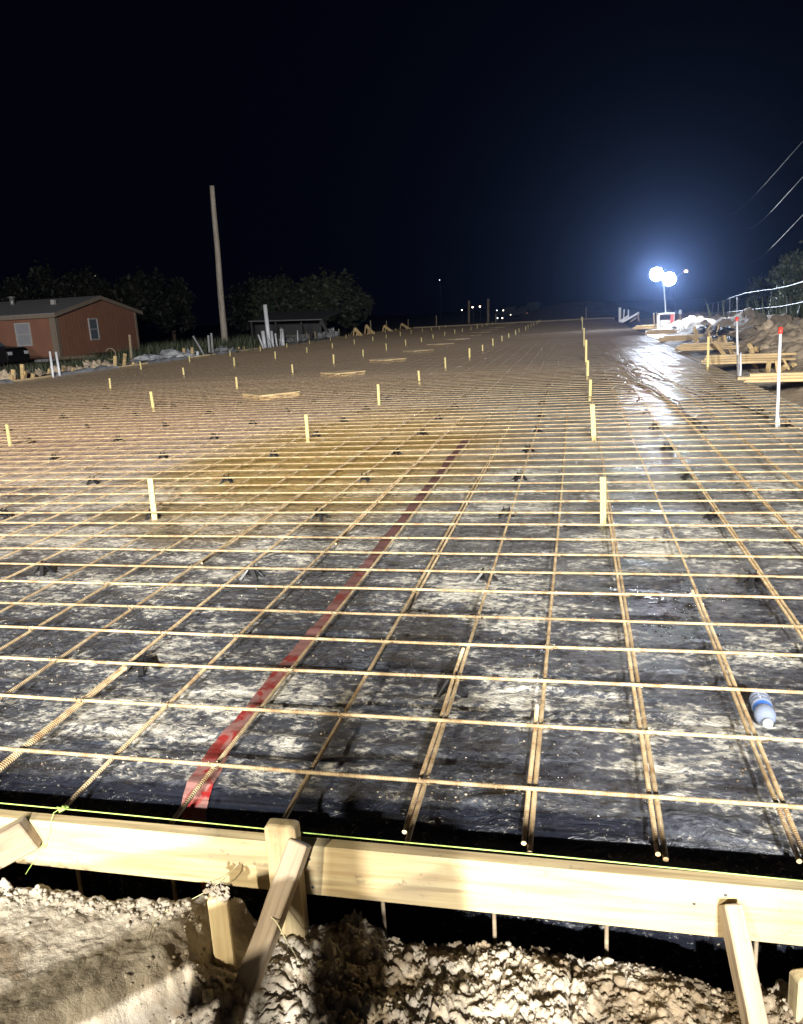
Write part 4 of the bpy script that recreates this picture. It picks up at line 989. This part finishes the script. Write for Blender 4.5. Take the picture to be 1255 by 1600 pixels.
# messy loose bars and cables across the right strip
mb = MB(); pts = []
for i in range(60):
    t = i / 59; px = 935 + 130 * t; y = 27 - 18.5 * t; pts.append(Vector((0.62 + 0.62 * t ** 1.5 + .05 * math.sin(t * 17), y, -0.045 + .012 * math.sin(t * 60))))
mb.tube(pts, .016, 6); pts = [p + Vector((.05 + .02 * math.sin(i * .9), 0, .01)) for i, p in enumerate(pts)]; mb.tube(pts, .012, 6)
tag(mb.build('mud_hose', plain('dark_hose', (.05, .042, .035), .5)), 'dark muddy hose pair running up the wet strip to the lamp', 'hose')
for j, (xa, ya, xb, yb) in enumerate(((.75, 17.5, 2.0, 9.5), (.9, 19.5, 1.7, 11.0), (-.1, 13.5, 1.3, 17))):
    mb = MB(); pts = [Vector((xa + (xb - xa) * t + .12 * math.sin(t * 3.1 + j), ya + (yb - ya) * t, -.04 + .01 * math.sin(t * 30))) for t in [i / 40 for i in range(41)]]
    mb.tube(pts, .011, 6); tag(mb.build('loose_cable', bpy.data.materials['dark_hose']), 'dark loose cable curving over the wet sheet, %s one' % ('longest', 'farther', 'left-hand')[j], 'cable', 'loose cables on the wet strip')

# light tower
ty_ = 42.0; tb = deep(1040, 517, ty_); tw_ = empty('light_tower', tb, 'portable light tower with two glaring white lamp heads on a mast', 'light tower')
mb = MB(); mb.box((0, 0, .33), (.62, .9, .42)); o = mb.build('generator_box', M['grey_metal'], tw_); bevel(o, .03, 2)
mb = MB(); mb.box((0, 0, .80), (.74, 1.0, .06)); o = mb.build('canopy', M['pvc'], tw_); bevel(o, .02, 2)
mb = MB()
for a in (-.33, .33):
    for b_ in (-.45, .45): mb.bar((a, b_, .1), (a, b_, .78), .04, .04)
mb.build('frame', M['pvc'], tw_)
mb = MB(); mb.box((.24, -.48, .55), (.14, .10, .42)); mb.build('fuel_can', M['red_cap'], tw_)
for x in (-.36, .36):
    mb = MB(); mb.lathe([(0, -.06), (.12, -.06), (.16, 0), (.12, .06), (0, .06)], 16, (0, 0, 0), Matrix.Rotation(math.pi / 2, 3, 'Y')); o = mb.build('wheel', tyre, tw_); o.location = (x, -.2, .16)
mt = deep(1036.5, 432, ty_) - tb; mb = MB(); mb.tube([(0, 0, .8), mt * .6 + Vector((.02, 0, 0)), mt], [.045, .035, .028], 10)
l1, l2 = deep(1026, 428.5, ty_) - tb, deep(1045.5, 436, ty_) - tb
mb.tube([l1 + Vector((0, .1, 0)), l2 + Vector((0, .1, 0))], .025, 8); mb.build('mast', M['grey_metal'], tw_)
lampm = emit('lamp_lens', (0.80, 0.88, 1.0), 900.0)
for l in (l1, l2):
    mb = MB(); mb.lathe([(.001, -.16), (.12, -.15), (.26, -.06), (.31, 0)], 20, (0, 0, 0), Matrix.Rotation(math.pi / 2, 3, 'X')); o = mb.build('lamp_head', M['metal_dark'], tw_); o.location = l
    mb = MB(); mb.lathe([(0.001, -.05), (.10, -.045), (.22, -.02), (.30, 0.02)], 24, (0, 0, 0), Matrix.Rotation(math.pi / 2, 3, 'X')); d_ = mb.build('lens', lampm, o); 
    lp = bpy.data.lights.new('tower_lamp', 'SPOT'); lp.energy = 3200; lp.color = (0.72, 0.84, 1.0); lp.shadow_soft_size = 0.12; lp.spot_size = R(160); lp.spot_blend = 1.0
    q = bpy.data.objects.new('tower_lamp', lp); C.objects.link(q); q.location = tb + l + Vector((0, -.06, 0)); q.rotation_euler = (Vector((-2, 8, 0)) - q.location).to_track_quat('-Z', 'Y').to_euler()
# second mast with a small amber lamp
py_ = 60.0; b2 = deep(1055, 510, py_); am = empty('amber_mast', b2, 'thin pole behind the light tower carrying a small amber lamp', 'lamp post')
t2 = deep(1072, 424, py_) - b2; k2 = deep(1054, 440, py_) - b2
mb = MB(); mb.tube([(0, 0, -.3), k2, k2 + Vector((.15, 0, .35)), t2], .035, 8); mb.build('pole', M['metal_dark'], am)
mb = MB(); mb.lathe([(0, -.09), (.10, -.05), (.12, 0), (.08, .07), (0, .09)], 14); o = mb.build('lamp', emit('amber', (1.0, 0.50, 0.25), 14), am); o.location = t2
# posts and leaning timber by the tower
for i, (bx, by, tx, ty, wd, m, lb) in enumerate([(1023, 519, 1021.6, 489.5, .06, M['wood_old'], 'thin post left of the light tower, left of a pair'), (1027, 519, 1026.5, 487, .05, M['wood_old'], 'thin post left of the light tower, right of a pair'), (1028, 522, 1028.4, 492, .09, M['pvc'], 'white post just before the light tower'),
        (968.7, 501, 968.7, 480.5, .17, M['pvc'], 'stout white post at the far right end of the slab'), (974.5, 500, 975.5, 483.5, .09, M['pvc'], 'white post just right of the stout one at the far end'), (982, 496, 982, 484, .10, M['pvc'], 'white post behind the leaning timbers')]):
    stick('marker_post', bx, by, tx, ty, wd, m, lb, 'post', 'posts near the light tower', Y=40 if i < 3 else 62)
for i, (x0, y0, x1, y1, lb) in enumerate(((972, 503.5, 998.5, 488.5, 'longest bleached timber leaning at the far right end'), (969.5, 502, 982, 493.5, 'short bleached timber left of the longest leaning one'), (997, 489, 998, 502, 'upright prop under the longest leaning timber'), (1000, 504, 1019, 515, 'timber lying down the far right edge towards the tower'), (985, 503, 994, 496, 'small bleached stick under the leaning timbers'))):
    a, b_ = deep(x0, y0, 48), deep(x1, y1, 48 if i != 3 else 42); tag(beam('leaning_timber', a, b_, .07, .10, M['pvc'] if i < 2 else M['wood_old'], bev=0), lb, 'timber', 'leaning timbers at the far end')
tp = empty('tripod', deep(1063.5, 518, 37), 'survey-like tripod with a pale head right of the light tower', 'tripod')
hd = deep(1063, 491, 37) - Vector(tp.location)
for q in ((0.02, -.25, 0), (-.24, .1, -.0), (.2, .2, 0)):
    mb = MB(); mb.bar(Vector(q), hd, .03, .03); mb.build('leg', M['wood_old'], tp)
mb = MB(); mb.tube([hd, hd + Vector((0, 0, .08))], .06, 10); mb.tube([hd + Vector((0, 0, .08)), hd + Vector((0, 0, .18))], [.07, .05], 10); mb.build('head', M['pvc'], tp)
# far slab edge: long low form
tag(beam('far_form', (-13.9, 70.9, -.02), (2.8, 70.3, -.02), .12, .22, M['wood_old'], bev=0), 'long pale form along the far end of the slab', 'form board')
# rope fence on the right
ropes = [[(1255, 245), (1180, 268), (1100, 290), (950, 320), (850, 330), (700, 355), (600, 385), (500, 425), (400, 450), (300, 470)], [(1255, 440), (1150, 462), (1050, 480), (850, 500), (700, 520), (600, 530), (450, 545), (300, 560)]]
def fy(px): return 18 + (1255 - px) * .20
fen = []
for i, (bx, by, tx, ty) in enumerate([(625, 600, 625, 388), (550, 655, 556, 397), (492, 652, 498, 425), (437, 652, 443, 440), (370, 640, 395, 452), (345, 640, 347, 460), (275, 640, 305, 505), (225, 640, 225, 545), (185, 640, 185, 560)]):
    px = 1050 + bx * K; tag(beam('fence_post', deep(px, 400 + (by + 40) * K, fy(px)), deep(1050 + tx * K, 400 + ty * K, fy(px)), .055, .03, M['metal_dark'], bev=0), 'thin steel fence post carrying the white ropes, %s from the right' % ORD[i], 'fence post', 'rope fence posts')
rope = plain('rope', (.34, .38, .42), .5)
for j, L in enumerate(ropes):
    pts = [deep(1275, 400 + (L[0][1] - 28 + j * 8) * K, fy(1275))] + [deep(1050 + x * K, 400 + y * K, fy(1050 + x * K)) for x, y in L]
    mb = MB(); q = []
    for i in range(len(pts) - 1):
        for k in range(6): q.append(pts[i].lerp(pts[i + 1], k / 6))
    q.append(pts[-1]); mb.tube(q, [0.020 - .012 * min(1, i / (len(q) * .45)) for i in range(len(q))], 6)
    tag(mb.build('fence_rope', rope), ('upper' if j == 0 else 'lower') + ' white rope sagging along the fence on the right', 'rope', 'fence ropes')
for j, (x0, y0, x1, y1) in enumerate(((1262, 268, 1198, 332), (1262, 328, 1200, 386), (1262, 212, 1180, 300))):
    mb = MB(); a, b_ = deep(x0, y0, 20), deep(x1 - (x0 - x1) * .5, y1 + (y1 - y0) * .4, 90); n = 14
    mb.tube([a.lerp(b_, i / n) - Vector((0, 0, .35 * math.sin(math.pi * i / n))) for i in range(n + 1)], .006 if j < 2 else .003, 5)
    tag(mb.build('overhead_wire', plain('wire_black', (.03, .03, .035), .6)), '%s overhead wire crossing the sky at the right edge' % ('middle', 'lowest', 'highest')[j], 'wire', 'overhead wires')

# ------------------------------------------------------------------ beyond the slab: trucks and lights
def truck(px, Y, label, boxed, sc=1.0):
    c = deep(px, 500, Y); r_ = empty('parked_truck', (c.x, Y, -.4), label, 'truck', 'trucks beyond the far end')
    pt = plain('truck_paint', (.022, .026, .034), .4)
    o = prof_body([(2.3, .45), (2.35, .95), (2.1, 1.15), (1.1, 1.2), (.6, 1.8), (-.6, 1.85), (-.8, 1.2), (-2.6, 1.2), (-2.6, .45)], -.9, .9).build('body', pt, r_); bevel(o, .05, 2)
    if boxed: mb = MB(); mb.box((-1.7, 0, 1.75), (2.2, 1.8, 1.3)); mb.build('cargo_box', pt, r_)
    for x in (1.5, -1.7):
        for y in (-.85, .85):
            mb = MB(); mb.lathe([(0, -.12), (.34, -.11), (.38, 0), (.34, .11), (0, .12)], 14, (0, 0, 0), Matrix.Rotation(math.pi / 2, 3, 'X')); o = mb.build('wheel', tyre, r_); o.location = (x, y, .38)
    r_.rotation_euler = (0, 0, 3.0)
    return r_
truck(800, 135, 'dim flatbed truck parked beyond the far end of the slab', False); truck(820, 150, 'dim box truck parked behind the flatbed at the far end', True)
ww = emit('warm_light', (1.0, .80, .60), 6); cw = emit('cool_light', (.8, .9, 1.0), 6)
for i, (px, py, Y, r_, m) in enumerate(((722, 484.5, 120, .16, ww), (738.5, 480, 120, .22, ww), (750, 479, 120, .22, ww), (776.5, 485, 120, .12, cw), (786.5, 485, 120, .16, ww), (798, 492, 120, .12, ww), (777.5, 497, 110, .14, cw), (785, 497, 110, .16, ww), (824, 490, 110, .13, emit('red_light', (1, .35, .2), 3)), (687, 437.5, 160, .13, cw), (148, 431, 120, .10, ww))):
    c = deep(px, py, Y); e = empty('distant_lamp', (c.x, Y, -.4), 'tiny far light beyond the site, %s from the left' % ORD[(1, 3, 4, 5, 7, 8, 6, 9, 10, 2, 0)[i] if False else i], 'lamp', 'far lights'); h = c.z + .4
    e['label'] = 'tiny glowing lamp in the dark distance, %s' % ('far left light of the cluster', 'warm one by the dim pole', 'warm one right of the dim pole', 'cool one over the trucks', 'warm one over the trucks', 'warm one behind the truck', 'cool one low before the truck', 'warm one low before the truck', 'reddish one on the truck roof', 'alone high in the dark sky left of centre', 'alone in the trees above the house')[i]
    r_ *= .55; mb = MB(); mb.lathe([(0, -r_), (r_ * .8, -r_ * .6), (r_, 0), (r_ * .8, r_ * .6), (0, r_)], 12); o = mb.build('bulb', m, e); o.location = (0, 0, h)
    mb = MB(); mb.tube([(0, .3, 0), (0, .3, h + .2), (0, 0, h + .15)], .04, 6); mb.build('post', M['metal_dark'], e)
for i, (px, t, b_) in enumerate(((733, 470, 505), (763, 467, 505))):
    stick('dim_pole', px, b_, px, t, .26, M['wood_old'], ('left' if i == 0 else 'right') + ' one of two dim poles beyond the far end of the slab', 'pole', 'dim poles beyond the slab', Y=105)

# ------------------------------------------------------------------ night air
if True:
    mb = MB(); mb.box((0, 60, 9.0), (260, 240, 21.0)); hz = mb.build('haze', None); hz['kind'] = 'stuff'; hz['label'] = 'thin damp night air glowing around the lamps'
    m = bpy.data.materials.new('haze'); m.use_nodes = True; t = m.node_tree; t.nodes.remove(t.nodes['Principled BSDF'])
    v = t.nodes.new('ShaderNodeVolumePrincipled'); v.inputs['Color'].default_value = (0.35, 0.52, 1.0, 1); v.inputs['Density'].default_value = 0.00040; v.inputs['Anisotropy'].default_value = 0.88
    t.links.new(v.outputs[0], t.nodes['Material Output'].inputs['Volume']); hz.data.materials.append(m)
